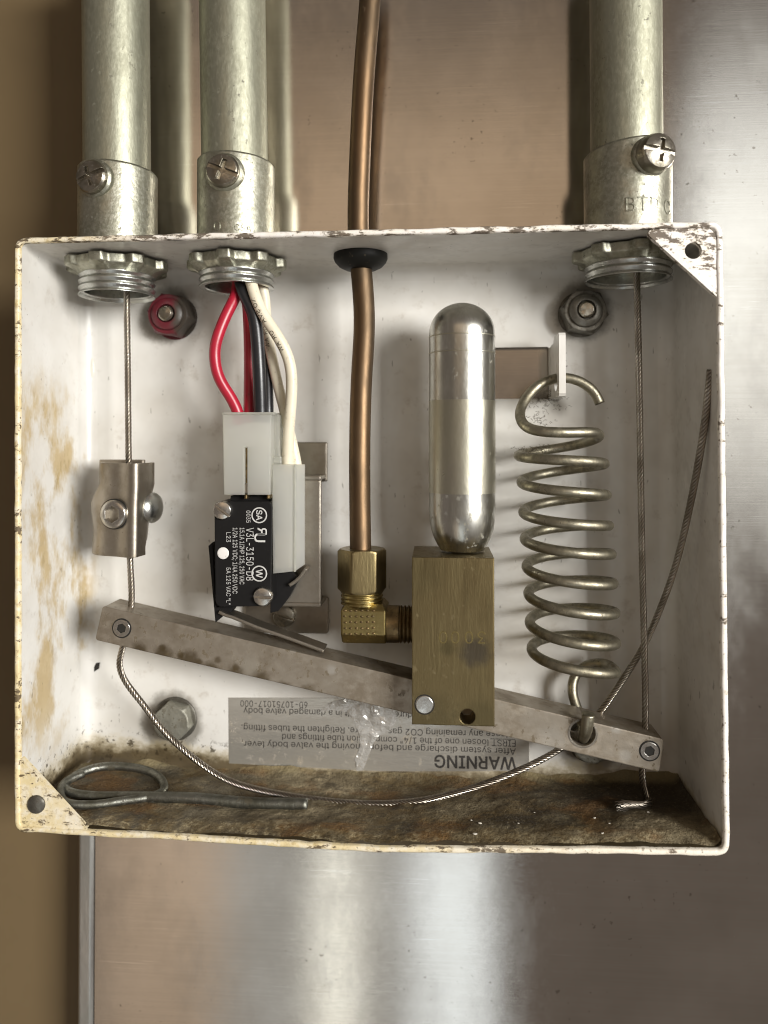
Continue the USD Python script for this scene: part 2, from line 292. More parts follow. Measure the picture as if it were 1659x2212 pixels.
def tube(p, r, n=12, caps=True):
    p = np.asarray(p, float); t, u, v = frames(p); r = np.broadcast_to(r, len(p))
    a = np.linspace(0, 2 * np.pi, n, endpoint=False)
    V = p[:, None] + r[:, None, None] * (np.cos(a)[None, :, None] * u[:, None] + np.sin(a)[None, :, None] * v[:, None])
    return loft(V, caps)
def loft(V, caps=True, closed=True):
    V = np.asarray(V); m, n = V.shape[:2]; f = []
    i, j = np.meshgrid(np.arange(m - 1), np.arange(n if closed else n - 1), indexing='ij')
    a, b_ = i * n + j, i * n + (j + 1) % n
    f = np.concatenate([np.stack([a, b_, b_ + n], -1).reshape(-1, 3), np.stack([a, b_ + n, a + n], -1).reshape(-1, 3)])
    verts = V.reshape(-1, 3)
    if caps:
        c0, c1 = V[0].mean(0), V[-1].mean(0); k = len(verts); verts = np.vstack([verts, c0, c1])
        j = np.arange(n); j2 = (j + 1) % n
        f = np.vstack([f, np.stack([np.full(n, k), j2, j], -1), np.stack([np.full(n, k + 1), (m - 1) * n + j, (m - 1) * n + j2], -1)])
    m_ = trimesh.Trimesh(verts, f, process=False)
    if caps and m_.volume < 0: m_.invert()
    return m_
def basis(axis, ref=(0, 0, 1)):
    z = unit(axis); r = np.array(ref, float)
    if abs(r @ z) > .95: r = np.array([1.0, 0, 0])
    x = unit(r - (r @ z) * z); return x, np.cross(z, x), z
def rev(prof, origin, axis, n=40, ref=(0, 0, 1)):
    """profile of (radius, distance along axis); ends with radius 0 close the shape"""
    x, y, z = basis(axis, ref); a = np.linspace(0, 2 * np.pi, n, endpoint=False)
    V = np.array([[np.asarray(origin) + z * d + max(r, 1e-4) * (math.cos(q) * x + math.sin(q) * y) for q in a] for r, d in prof])
    return loft(V, True)
def ext(poly, th, origin, X, Yv):
    """a polygon (in the plane of X, Yv through origin) thickened by th along X x Yv"""
    poly = shapely.geometry.polygon.orient(poly)
    m = trimesh.creation.extrude_polygon(poly, th, engine='earcut'); X, Yv = np.asarray(X, float), np.asarray(Yv, float); Z = np.cross(X, Yv)
    m.vertices = np.asarray(origin) + m.vertices @ np.array([X, Yv, Z]); return m
EX, EY, EZ = np.eye(3)
def front(poly, h0, h1):
    """polygon of world (x, z), facing the camera, filling heights h0..h1"""
    return ext(poly, h1 - h0, (0, Y(h0), 0), EX, EZ)        # X x Z = -Y: towards the camera
def pxpoly(pts, h):
    return Polygon([W(a, b, h)[[0, 2]] for a, b in pts])
def cbox(x0, x1, h0, h1, z0, z1, c=.6):
    pts = []
    for sx, x in ((1, x0), (-1, x1)):
        for sy, y in ((1, Y(h1)), (-1, Y(h0))):
            for sz, z in ((1, z0), (-1, z1)):
                pts += [(x + sx * c, y + sy * c, z), (x + sx * c, y, z + sz * c), (x, y + sy * c, z + sz * c)]
    return trimesh.convex.convex_hull(np.array(pts))
def ngon(n, r, rot=0): return Polygon([(r * math.cos(2 * math.pi * k / n + rot), r * math.sin(2 * math.pi * k / n + rot)) for k in range(n)])
def text(s, origin, X, U, h=None, w=None, depth=.05, bold=False, mirror=False):
    m = meshkit.text_mesh(s, 1.0, 1.0, bold); v = m.vertices.copy()
    hh = h if h else 1.0
    b0, b1 = v[:, 0].min(), v[:, 0].max()
    sx = (w / (b1 - b0)) if w else hh
    if h is None: hh = sx
    v[:, 0] = (v[:, 0] - b0) * sx; v[:, 1] *= hh; v[:, 2] *= depth
    f = m.faces
    if mirror: v[:, 0] = v[:, 0].max() - v[:, 0]; f = f[:, ::-1]
    X, U = np.asarray(X, float), np.asarray(U, float)
    return trimesh.Trimesh(np.asarray(origin) + v @ np.array([X, U, np.cross(X, U)]), f, process=False)
def ring(c, ro, ri, X, U, depth=.05):
    return ext(Point(0, 0).buffer(ro, 24).difference(Point(0, 0).buffer(ri, 24)), depth, c, X, U)
def thread(origin, axis, r, length, pitch=1.6, depth=.7, inner=None, n=48, turns_res=4):
    prof, d = [], 0.0
    while d < length - 1e-6:
        prof += [(r - depth, d), (r, d + pitch * .35), (r, d + pitch * .55)]; d += pitch
    prof.append((r - depth, length))
    if inner is None: return rev([(0, 0)] + prof + [(0, length)], origin, axis, n)
    # hollow: outside profile, then back along the inside
    x, y, z = basis(axis); a = np.linspace(0, 2 * np.pi, n, endpoint=False)
    full = prof + [(inner + .3, length), (inner, length - .4), (inner, 0)]
    V = np.array([[np.asarray(origin) + z * d + r_ * (math.cos(q) * x + math.sin(q) * y) for q in a] for r_, d in full])
    return loft(V, False)
def diff(a, *bs): return trimesh.boolean.difference([a, *bs], engine='manifold')
def rough(m, amp, sc, seed=0):
    v = m.vertices; n = np.stack([meshkit.fbm(v * sc + 31 * k, 3, seed + k) for k in range(3)], 1) - .5
    m.vertices = v + amp * 2 * n; return m

# ------------------------------------------------------------------ prims
used = {}
def numbered(path):
    k = used.get(path, 0); used[path] = k + 1
    return path if k == 0 else f'{path}_{k:03d}'
def tag(p, label=None, cat=None, group=None, kind=None):
    for k, v in (('label', label), ('category', cat), ('group', group), ('kind', kind)):
        if v: p.SetCustomDataByKey(k, v)
class Thing:
    def __init__(s, name, label, cat, base, group=None, kind=None):
        s.path = numbered('/World/' + name); s.base = np.asarray(base, float)
        x = UsdGeom.Xform.Define(stage, s.path); x.AddTranslateOp().Set(Gf.Vec3d(*(s.base * K)))
        tag(x.GetPrim(), label, cat, group, kind)
    def part(s, name, m, material, parent=None, smooth=35, label=None, kind=None):
        p = numbered((parent or s.path) + '/' + name)
        if not isinstance(m, trimesh.Trimesh): m = cat(m)
        v = trimesh.Trimesh((m.vertices - s.base) * K, m.faces, process=False)
        if smooth: v.merge_vertices(digits_vertex=8)
        u = usdkit.mesh(stage, p, v, M[material], smooth=smooth)
        tag(u.GetPrim(), label, kind=kind); return p
def one(name, m, material, label, cat_, group=None, kind=None, smooth=35):
    p = numbered('/World/' + name)
    if not isinstance(m, trimesh.Trimesh): m = cat(m)
    c = m.bounds.mean(0); v = trimesh.Trimesh((m.vertices - c) * K, m.faces, process=False)
    if smooth: v.merge_vertices(digits_vertex=8)
    u = usdkit.mesh(stage, p, v, M[material], smooth=smooth)
    u.AddTranslateOp().Set(Gf.Vec3d(*(c * K))); tag(u.GetPrim(), label, cat_, group, kind); return p

# ------------------------------------------------------------------ the setting: steel wall panel and painted wall beside it
xe = W(205, 2000, -3)[0]; xs = W(170, 2000, -3)[0]
wall = trimesh.creation.box(bounds=[[xe, 0, -330], [420, 1.5, 330]])
usd = one('steel_wall', wall, 'steel_wall', None, None, kind='structure', smooth=False)
edge = ext(Polygon([(xs, 0), (xs + .8, -.9), (xe - 1.6, -.9), (xe - .4, -.2), (xe - .4, 9), (xs, 9)]), 660, (0, 0, -330), EX, EY)
one('wall_edge_trim', edge, 'edge_metal', None, None, kind='structure', smooth=False)
one('painted_wall', trimesh.creation.box(bounds=[[-420, 16, -330], [xe + 4, 20, 330]]), 'tan_wall', None, None, kind='structure', smooth=False)

# ------------------------------------------------------------------ the box
HF = 46.0
def loop(inset, bow=1.0):
    c = [W(31, 513, HF), W(1561, 478, HF), W(1577, 1849, HF), W(31, 1797, HF)]
    pts = np.array([[p[0], p[2]] for p in c]); ctr = pts.mean(0); out = []
    rad = [max(.6, 4.2 - inset)] * 4
    P = []
    for k in range(4):                       # inset corners
        d1, d0 = unit(pts[(k + 1) % 4] - pts[k]), unit(pts[k] - pts[k - 1])
        n1, n0 = np.array([d1[1], -d1[0]]), np.array([d0[1], -d0[0]])       # inward for clockwise order
        A = np.array([n1, n0]); P.append(pts[k] + np.linalg.solve(A, np.array([inset, inset])))
    P = np.array(P)
    for k in range(4):
        d1, d0 = unit(P[(k + 1) % 4] - P[k]), unit(P[k] - P[k - 1]); r = rad[k]
        a, b_ = P[k] - d0 * r, P[k] + d1 * r
        for t in np.linspace(0, 1, 9):
            out.append((1 - t) ** 2 * a + 2 * t * (1 - t) * P[k] + t * t * b_)
        e = P[(k + 1) % 4] - d1 * r
        for t in np.linspace(0, 1, 62)[1:-1]: out.append(b_ + (e - b_) * t)
    out = np.array(out)
    xl, xr = P[3][0], P[2][0]; zb = (P[2][1] + P[3][1]) / 2
    t = np.clip((out[:, 0] - xl) / (xr - xl), 0, 1)
    low = np.clip((zb + 20 - out[:, 1]) / 20, 0, 1)
    out[:, 1] -= bow * 2.7 * np.interp(t, [0, .1, .45, .52, .75, 1], [0, .15, .85, 1, .45, 0]) * low
    return out
def at(l, h): return np.stack([l[:, 0], np.broadcast_to(Y(h), len(l)), l[:, 1]], 1)
boxbase = np.array([0, Y(0), W(829, 1840, 46)[2]])
box = Thing('control_box', 'open white enamelled steel control box with chipped rim fixed to the steel wall', 'control box', boxbase)
Lo, Li = loop(0), loop(2.0)
fil = []
for a in np.linspace(0, math.pi / 2, 8):
    fil.append(at(loop(2.0 + 5.0 * (1 - math.cos(a)), 1), 5.0 - 5.0 * math.sin(a)))
inner = loft([at(Li, h) for h in (45.2, 36, 27, 18, 10)] + fil, False)
outer = loft([at(Lo, h) for h in (-2.8, 10, 25, 45.2)], False)
box.part('side_wall', cat([inner, outer]), 'enamel')
slot = pxpoly([(1045, 751), (1186, 749), (1187, 861), (1045, 862)], 0)
hole = slot.buffer(-.8).buffer(.8)
bl = Polygon(loop(7.0))
box.part('back_panel', front(bl.difference(hole), -1.9, 0), 'enamel', smooth=False)
# rim: a rounded lip with small dents
prof = [(2.0, 45.1), (1.9, 46.0), (1.55, 46.35), (1.0, 46.45), (.45, 46.35), (.1, 46.0), (0, 45.1)]
rl = []
for ins, h in prof:
    l = at(loop(ins), h); n = meshkit.fbm(l * .22, 3) - .5; n2 = meshkit.fbm(l * .22 + 50, 3) - .5
    l[:, 0] += n * .5; l[:, 2] += n2 * .9; rl.append(l)
box.part('rim', loft(rl, False), 'rim')
# folded corner tabs
def tab(pts, holec, holer, name='corner_tab'):
    p = pxpoly(pts, 45.6).buffer(-1.2).buffer(1.2)
    c = W(*holec, 45.6)
    if holer: p = p.difference(Point(c[0], c[2]).buffer(holer, 16))
    return box.part(name, front(p, 43.8, 45.9), 'rim', smooth=False)
tab([(1388, 497), (1530, 492), (1552, 512), (1563, 655)], (1497, 542), 2.6)
tp = tab([(36, 1626), (202, 1806), (160, 1802), (60, 1795), (38, 1775)], (80, 1736), 0)
c = W(80, 1736, 45.6)
box.part('tab_screw', rough(rev([(0, 0), (3.0, 0), (3.0, .5), (2.4, 1.0), (0, 1.2)], (c[0], Y(45.8), c[2]), -EY, 20), .25, .5), 'dark_bolt', tp)
# punched-out spring bracket
xb = W(1189, 800, 2)[0]
zt, zb_ = W(1200, 748, 2)[2], W(1200, 860, 2)[2]
z1, z2 = W(1203, 719, 21)[2], W(1203, 856, 21)[2]
bp = Polygon([(-1.5, zt - .5), (5, zt), (9, z1 - 2.2), (11, z1), (21.2, z1), (22, z1 - 1), (22, z2 + 1), (21.2, z2), (6, z2), (-1.5, zb_ + .5)])
hz_ = W(1200, 826, 14.5)[2]
bp = bp.difference(Point(14.5, hz_).buffer(3.2, 16))
m = ext(bp, 2.3, (xb, Y(0), 0), -EY, EZ)          # -Y x Z = -X
m.vertices[:, 0] += 2.3
brk = box.part('spring_bracket', m, 'enamel', smooth=False)
# paint run beads on the left and a flake of missing paint
for (px, py, ry) in ((196, 795, 5.0), (196, 725, 9.0)):
    c = W(px, py, .2); e = trimesh.creation.icosphere(2, 1.0); e.apply_scale([1.5 if ry < 6 else .35, .55 if ry < 6 else .3, ry]); e.apply_translation(c)
    box.part('paint_run', e, 'clear_drip')
fl = [(186, 1461), (192, 1448), (204, 1440), (208, 1432), (216, 1431), (214, 1444), (205, 1450), (198, 1460), (190, 1466)]
box.part('paint_chip', front(pxpoly(fl, .1), .02, .25), 'dark_gap', smooth=False, label='small black chip in the paint below the lever end')

# sludge on the floor of the box
lz = np.array(sorted([(p[0], p[1]) for p in loop(2.0) if p[1] < loop(2.0)[:, 1].min() + 9], key=lambda q: q[0]))
Lin = loop(2.0); xl, xr = Lin[:, 0].min() + .3, Lin[:, 0].max() - .3
bot = Lin[(Lin[:, 1] < Lin[:, 1].min() + 8)]; bot = bot[np.argsort(bot[:, 0])]
gx, gh = np.linspace(xl, xr, 260), np.r_[np.linspace(45.3, 5, 46), [4, 3, 2, 1.2, .6]]
V = []
for h in gh:
    z = np.interp(gx, bot[4:-4, 0], bot[4:-4, 1])
    P = np.stack([gx, np.full_like(gx, h), np.zeros_like(gx)], 1)
    big, sm, fine = meshkit.fbm(P * .045, 4, 3), meshkit.fbm(P * .16, 4, 9), meshkit.fbm(P * .6, 3, 21)
    z = z + .5 + 3.2 * np.clip(big - .32, 0, 1) + 1.2 * (sm - .35) + .25 * (fine - .5)
    z -= 1.2 * np.clip((h - 40) / 6, 0, 1)
    climb = np.clip((6.5 - h) / 6.5, 0, 1) ** 2
    z += climb * (1.2 + 3.5 * (meshkit.fbm(P * .09, 3, 5) - .3))
    edge_x = np.minimum(gx - xl, xr - gx); z += np.clip((2.5 - edge_x) / 2.5, 0, 1) ** 2 * 1.5
    V.append(np.stack([gx, np.full_like(gx, Y(h)), z], 1))
sl = loft(np.array(V), False, closed=False); sl.invert() if sl.face_normals[:, 2].mean() < 0 else None
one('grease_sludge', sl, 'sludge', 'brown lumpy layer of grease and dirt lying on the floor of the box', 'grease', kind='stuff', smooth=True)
def floor_z(x, h):
    i = int(np.argmin(abs(gh - h))); return float(np.interp(x, gx, V[i][:, 2]))
fl_ = []
for k in range(9):
    x = rng.uniform(W(1000, 1800, 30)[0], xr - 4); h = rng.uniform(24, 43); s = rng.choice([.3, .35, .5, .7])
    e = trimesh.creation.icosphere(1, s); e.apply_scale([1.5, 1, .5]); e = rough(e, .25, 1.3, k); e.apply_translation([x, Y(h), floor_z(x, h) + .2]); fl_.append(e)
one('paint_flakes', cat(fl_), 'white_flake', 'pale crumbs scattered on the brown grease at the box floor', 'debris', kind='stuff')

# ------------------------------------------------------------------ conduits and connectors
zwall_top = lambda px: W(px, 520 - (px - 40) * .023, HF)[2] - 1.8
def slotted_head(c, axis, r, hgt, slot_w, rot, cross=True, shank=3.0, dome=True):
    x, y, z = basis(axis)
    prof = [(0, -shank), (r, -shank), (r, hgt * .55), (r * .9, hgt * .85), (r * .55, hgt), (0, hgt * 1.04)] if dome else [(0, -shank), (r, -shank), (r, hgt - .4), (r - .4, hgt), (0, hgt)]
    m = rev(prof, c, axis, 36)
    cut = []
    for a in ((rot, rot + math.pi / 2) if cross else (rot,)):
        q = math.cos(a) * x + math.sin(a) * y; q2 = np.cross(z, q)
        L = r * 1.2 if not cross or a == rot else r * .62
        bx = trimesh.creation.box(extents=[2 * L, slot_w, 1.7]); T = np.eye(4); T[:3, 0], T[:3, 1], T[:3, 2], T[:3, 3] = q, q2, z, np.asarray(c) + z * (hgt - .55)
        bx.apply_transform(T); cut.append(bx)
    return diff(m, *cut)
def bend_text(s, c, r, z, ang0, h, flip=False):
    m = text(s, (0, 0, 0), EX, EY, h=h, depth=.18); v = m.vertices.copy(); a = ang0 + v[:, 0] / r; rr = r + v[:, 2]
    m.vertices = np.stack([c[0] + rr * np.sin(a), c[1] - rr * np.cos(a), z + v[:, 1]], 1); return m
CON = [  # name px, pipe centre top / bottom, pipe half width, connector edges, top, screw
    dict(top=(250.5, 0), bot=(254, 480), r=11.7, cl=169, cr=341, ct=340, screw=(211, 385), nut=(145, 368, 545, 604), thr=(172, 335, 648), side=-1,
         t=('galvanized steel conduit at the far left edge of the panel', 'set-screw conduit connector of the leftmost conduit, with locknut inside the box')),
    dict(top=(502, 0), bot=(509, 480), r=11.7, cl=425, cr=595, ct=322, screw=(489, 372), nut=(402, 620, 538, 595), thr=(430, 593, 637), side=0,
         t=('galvanized steel conduit that carries the red, black and white wires', 'set-screw conduit connector above the red and black wires, with locknut inside the box')),
    dict(top=(1351, 0), bot=(1354, 460), r=12.0, cl=1264, cr=1447, ct=292, screw=(1404, 335), nut=(1239, 1472, 507, 580), thr=(1268, 1446, 617), side=1,
         t=('galvanized steel conduit standing alone on the right of the copper tube', 'set-screw conduit connector at the right, stamped BTP, its locknut behind the corner tab'))]
for i, d in enumerate(CON):
    hc = 20.0
    p0, p1 = W(*d['bot'], hc), W(d['top'][0], -160, hc); p1 = p0 + (W(*d['top'], hc) - p0) * 1.35
    zt = zwall_top(d['bot'][0]); xc = p0[0]
    pipe = Thing('conduit_pipe', d['t'][0], 'conduit', p0)
    dirp = unit(p1 - p0)
    q = np.array([p0 + (p1 - p0) * t for t in np.linspace(-.05, 1, 30)])
    pipe.part('pipe', tube(q, d['r'], 64), 'galvanized')
    con = Thing('conduit_connector', d['t'][1], 'connector', (xc, Y(hc), zt))
    rc = (d['cr'] - d['cl']) / 2 / S(hc) * .985
    cx = W((d['cl'] + d['cr']) / 2, 430, hc)[0]
    ztop = W(d['bot'][0], d['ct'], hc + rc)[2]
    base = zt + 2.2
    n = 72; a = np.linspace(0, 2 * np.pi, n, endpoint=False); rows = []
    tilt = (-.06, -.05, .10)[i]
    for r_, z_ in ((d['r'] + .1, base), (rc + .9, base), (rc + .9, base + 1.0), (rc, base + 1.6), (rc, base + 12), (rc, ztop - .7), (rc - .6, ztop), (d['r'] + .25, ztop - .1), (d['r'] + .1, ztop - 2)):
        f = 1.0 if z_ > base + 13 else 0
        rows.append(np.stack([cx + r_ * np.cos(a), Y(hc) + r_ * np.sin(a), z_ + f * tilt * r_ * np.cos(a)], 1))
    sleeve = loft(np.array(rows), False); sleeve.invert() if sleeve.volume < 0 else None
    bd = con.part('sleeve', rough(sleeve, .12, .15, i), 'cast_zinc')
    sp = W(*d['screw'], hc + rc * .8); ang = math.asin(np.clip((sp[0] - cx) / rc, -.9, .9))
    ax = np.array([math.sin(ang), -math.cos(ang), 0.0]); sc_ = np.array([cx, Y(hc), W(*d['screw'], hc + rc)[2]]) + ax * rc
    con.part('boss', rev([(0, -2), (6.8, -2), (6.6, -.1), (5.8, .7), (0, .7)], sc_, ax, 32), 'cast_zinc', bd)
    con.part('set_screw', slotted_head(sc_ + ax * .7, ax, 5.7 if i < 2 else 6.1, (2.6, 2.6, 5.0)[i], 1.6, (1.9, 1.2, 1.45)[i]), 'screw_steel', smooth=30)
    if i == 2:
        con.part('stamped_letters', bend_text('BTP C', (cx, Y(hc)), rc, W(1380, 455, hc + rc)[2], math.asin((W(1352, 440, hc + rc)[0] - cx) / rc), 4.6), 'cast_zinc', bd)
        cl_ = ring((0, 0, 0), 2.6, 2.2, EX, EY, .3)
    elif i == 1:
        con.part('stamped_letters', cat([bend_text('O', (cx, Y(hc)), rc, W(480, 497, hc + rc)[2], -.32, 3.0), bend_text('CSA', (cx, Y(hc)), rc, W(520, 497, hc + rc)[2], .22, 2.2)]), 'cast_zinc', bd)
    # inside: locknut and threaded end
    no = (d['nut'][1] - d['nut'][0]) / 2 / S(hc)
    ri_ = (d['thr'][1] - d['thr'][0]) / 2 / S(hc)
    cx2 = W((d['thr'][0] + d['thr'][1]) / 2, 600, hc)[0]
    nb = W(d['bot'][0], d['nut'][3], hc + no)[2]
    N = 160; a = np.linspace(0, 2 * np.pi, N, endpoint=False) + .2 * i
    lob = no - 2.0 + 2.0 * np.clip(1.9 * np.cos(a * 8), -.15, 1) ** 1
    top_z = zt - .05
    rows = []
    for k_, z_ in ((1.0, top_z), (1.0, top_z - 2.6), (.975, top_z - 3.2), (.90, top_z - 4.0), (.80, top_z - 5.3), (.72, top_z - 5.3)):
        rr = lob * k_ if k_ > .97 else np.minimum(lob, no - 1.7) * k_
        rows.append(np.stack([cx2 + rr * np.cos(a), Y(hc) + rr * np.sin(a), np.full(N, z_)], 1))
    ln = loft(np.array(rows), True)
    con.part('locknut', rough(ln, .12, .25, i), 'cast_zinc', smooth=40)
    zend = W(d['bot'][0], d['thr'][2], hc - ri_ * .9)[2]
    con.part('threaded_end', thread((cx2, Y(hc), top_z - 4), (0, 0, -1), ri_, (top_z - 4) - zend, 2.3, .75, ri_ - 2.2, 64), 'zinc_thread', smooth=50)
    con.part('bore', rev([(0, 0), (ri_ - 2.3, 0), (ri_ - 2.3, 1)], (cx2, Y(hc), top_z - 3), (0, 0, 1), 32), 'dark_gap')
    d['cx2'], d['zend'] = cx2, zend

# ------------------------------------------------------------------ copper tube, grommet, elbow
tb = [W(803, -140, 22), W(799, 0, 22), W(787, 150, 22), W(777, 350, 22), W(774, 493, 22), W(780, 580, 22), W(787, 690, 22), W(782, 800, 22), W(777, 1000, 21), W(779, 1200, 21), W(779, 1235, 21)]
one('copper_tube', tube(spline(tb, 2), 3.75, 32), 'copper', 'brown copper tube running down through the black grommet to the brass elbow', 'tube')
g0 = np.array([W(779, 535, 22)[0], Y(22), zwall_top(779)])
one('grommet', rev([(3.9, 1.0), (9.4, 1.0), (9.5, -.6), (9.0, -1.9), (7.6, -3.4), (5.6, -4.4), (3.9, -4.6)], g0, (0, 0, 1), 48), 'black_rubber', 'black rubber grommet round the copper tube in the top of the box', 'grommet')
hx = 21.0; nc = W(782, 1235, hx); nx = nc[0]
elb = Thing('brass_elbow', 'brass compression elbow joining the copper tube to the brass valve block', 'pipe fitting', (nx, Y(hx), W(782, 1396, 30)[2]))
rcn = 108 / 2 / S(30) * 1.03
hexa = ngon(6, rcn, math.radians(8))
zt_, zb2 = W(782, 1190, hx + 6)[2], W(782, 1287, hx + 8)[2]
def hexnut(zb, zt, rc, cx, cy, bore, rot, top=.8, bot_=1.2):
    rows = []; N = 96; a = np.linspace(0, 2 * np.pi, N, endpoint=False)
    hexr = rc * math.cos(math.pi / 6) / np.cos((a - rot) % (math.pi / 3) - math.pi / 6)
    for z, lim in ((zb, rc * .84), (zb, rc * .86), (zb + bot_, 99), (zt - top, 99), (zt, rc * .9), (zt, bore)):
        r = np.minimum(hexr, lim); rows.append(np.stack([cx + r * np.cos(a), cy + r * np.sin(a), np.full(N, z)], 1))
    return loft(np.array(rows), True)
elb.part('compression_nut', hexnut(zb2, zt_, rcn, nx, Y(hx), 3.8, math.radians(10)), 'brass', smooth=25)
elb.part('neck', thread((nx, Y(hx), zb2 + .5), (0, 0, -1), 7.4, zb2 + .5 - W(782, 1312, 29)[2], 1.3, .5), 'brass_bright', smooth=50)
ex0, ex1 = W(736, 1350, 29)[0], W(834, 1350, 29)[0]; ez0, ez1 = W(782, 1395, 29)[2], W(782, 1308, 29)[2]
eb = elb.part('elbow_body', trimesh.convex.convex_hull(np.vstack([cbox(ex0, ex1, 13.5, 29, ez0 + 3.2, ez1 - 1.5, .5).vertices, cbox(ex0, ex1, 15, 26.2, ez0, ez1 - 1, .5).vertices, cbox(ex0 + 1.2, ex1 - 1.2, 15, 27, ez1 - 2, ez1, .4).vertices])), 'brass_bright', smooth=False)
dots = []
for r in range(5):
    for c_ in range(6):
        if rng.random() < .06: continue
        p = W(745 + c_ * 12.2, 1319 + r * 12.6, 29); e = trimesh.creation.icosphere(1, .52); e.apply_scale([1.1, .35, .7]); e.apply_translation([p[0] + rng.uniform(-.15, .15), Y(29.02), p[2] + rng.uniform(-.12, .12)]); dots.append(e)
elb.part('knurl_dots', cat(dots), 'brass_dark', eb)
pc = W(862, 1348, hx)
elb.part('threaded_shank', cat([rev([(0, 0), (6.4, 0), (6.4, 4.4), (0, 4.4)], (ex1 - .3, Y(hx), pc[2]), EX, 40), thread((ex1 + 4.0, Y(hx), pc[2]), EX, 6.5, 5.6, 1.35, .75, None, 40)]), 'brass_dark', smooth=50)

# ------------------------------------------------------------------ lever bar (before the block, so that the block can be slotted for it)
HL0, HL1 = 15.0, 28.0
face = [(222, 1309), (1434, 1597), (1424, 1668), (206, 1382)]
lp = pxpoly(face, HL1).buffer(-1.0).buffer(1.0)
sh = W(1259, 1584, HL1); hole_c = Point(sh[0], sh[2])
lever = Thing('lever_bar', 'long dull steel lever bar slanting across the box behind the brass block', 'lever', W(820, 1490, HL0))
lv = lever.part('bar', front(lp.difference(hole_c.buffer(4.2, 20)), HL0, HL1), 'lever_steel', smooth=False)
lever.part('hole_rim', ring((sh[0], Y(HL1 - .02), sh[2]), 4.9, 4.2, EX, EZ, .12), 'bracket_steel', lv)
for (px, py) in ((263, 1357), (1403, 1622)):
    c = W(px, py, HL1); c[1] = Y(HL1)
    s_ = lever.part('set_screw', ext(Point(0, 0).buffer(2.95, 20).difference(ngon(6, 1.75, .3)), 2.3, c + EY * 2.0, EX, EZ), 'clean_steel', smooth=30)
    lever.part('screw_gap', ring(c, 3.45, 2.9, EX, EZ, .04), 'dark_gap', s_)
    lever.part('hex_socket', ext(ngon(6, 1.8, .3), .1, c + EY * -.02, EX, EZ), 'dark_gap', s_, smooth=False)
spots = []
for (px, py, r_) in ((638, 1398, 1.9), (716, 1446, 1.5), (540, 1440, 3.2), (1330, 1578, 1.0), (1345, 1630, 1.3), (1180, 1570, 1.2)):
    c = W(px, py, HL1); spots.append(ext(Polygon(np.array(Point(0, 0).buffer(r_, 8).exterior.coords) * (1 + .2 * nr.standard_normal((33, 1)) * .6)).buffer(0), .05, (c[0], Y(HL1), c[2]), EX, EZ))

# ------------------------------------------------------------------ brass valve block and cartridge
HB0, HB1 = 10.0, 37.0
bx0, bx1 = W(890, 1380, HB1)[0], W(1068, 1380, HB1)[0]; bz0, bz1 = W(980, 1567, HB1)[2], W(980, 1205, HB1)[2]
blk = trimesh.creation.box(bounds=[[bx0, Y(HB1), bz0], [bx1, Y(HB0), bz1]])
hc_ = W(1010, 1548, HB1); cyl = rev([(0, -12), (2.5, -12), (2.5, 4), (0, 4)], (hc_[0], Y(HB1), hc_[2]), -EY, 28)
slot_ = front(lp.buffer(.5), HL0 - .6, HL1 + .6)
slot_.fix_normals()
blk = diff(blk, cyl, slot_)
vb = Thing('valve_block', 'rectangular brass valve block under the gas cartridge, stamped with digits', 'valve block', ((bx0 + bx1) / 2, Y(24), bz0))
vbb = vb.part('block', blk, 'brass', smooth=False)
hp = W(917, 1522, HB1); hp[1] = Y(HB1)
pin = vb.part('pin', rev([(0, -4), (3.0, -4), (3.0, .1), (2.75, .35), (0, .4)], hp, -EY, 32), 'clean_steel')
vb.part('pin_gap', ring(hp, 3.3, 3.0, EX, EZ, .04), 'dark_gap', pin)
dg = []
for ch, px in (('0', 957), ('0', 983), ('0', 1013), ('3', 1040)):
    p = W(px, 1377, HB1); m = text(ch, (0, 0, 0), -EX, -EZ, h=3.9, depth=.05); m.apply_translation(np.array([p[0] - m.bounds[:, 0].mean() , Y(HB1) + .02, p[2] - m.bounds[:, 2].mean()])); dg.append(m)
vb.part('stamped_digits', cat(dg), 'brass_bright', vbb, smooth=False)
cc = W(998, 900, 23); cxx = cc[0]
cz = lambda py, h=33: W(998, py, h)[2]
R0 = 143 / 2 / S(24) * .995
zbot = bz1 - .5
pts = [(0, cz(655, 23))]
zd = cz(655, 23); zs = zd - R0 * .92
for a in np.linspace(.08, 1, 14): pts.append((R0 * math.sin(a * math.pi / 2) * .995, zs + (zd - zs) * math.cos(a * math.pi / 2)))
z_a, z_b = cz(722), cz(757)
pts += [(R0, z_a), (R0, z_b), (R0, cz(1108))]
for px_r, py in ((.985, 1130), (.94, 1150), (.86, 1168), (.76, 1183), (.66, 1195)): pts.append((R0 * px_r, cz(py, 32)))
pts += [(R0 * .60, zbot), (0, zbot)]
pts = sorted(pts, key=lambda q: q[1]); pts = [(r, z - zbot) for r, z in pts]
ct = Thing('gas_cartridge', 'silver steel gas cartridge with rounded end standing on the brass block', 'gas cartridge', (cxx, Y(23), zbot))
cb = ct.part('body', rev(pts, (cxx, Y(23), zbot), EZ, 72), 'cartridge_steel', smooth=40)
z0_, z1_ = cz(1068), cz(863)
ct.part('printed_band', rev([(R0 - .1, 0), (R0 + .07, .05), (R0 + .07, z1_ - z0_), (R0 - .1, z1_ - z0_ + .05)], (cxx, Y(23), z0_), EZ, 72), 'cartridge_band', cb)
for zz in (cz(720), cz(757)):
    ct.part('seam', rev([(R0 - .1, -.3), (R0 + .10, -.15), (R0 + .10, .15), (R0 - .1, .3)], (cxx, Y(23), zz), EZ, 72), 'cartridge_band', cb)
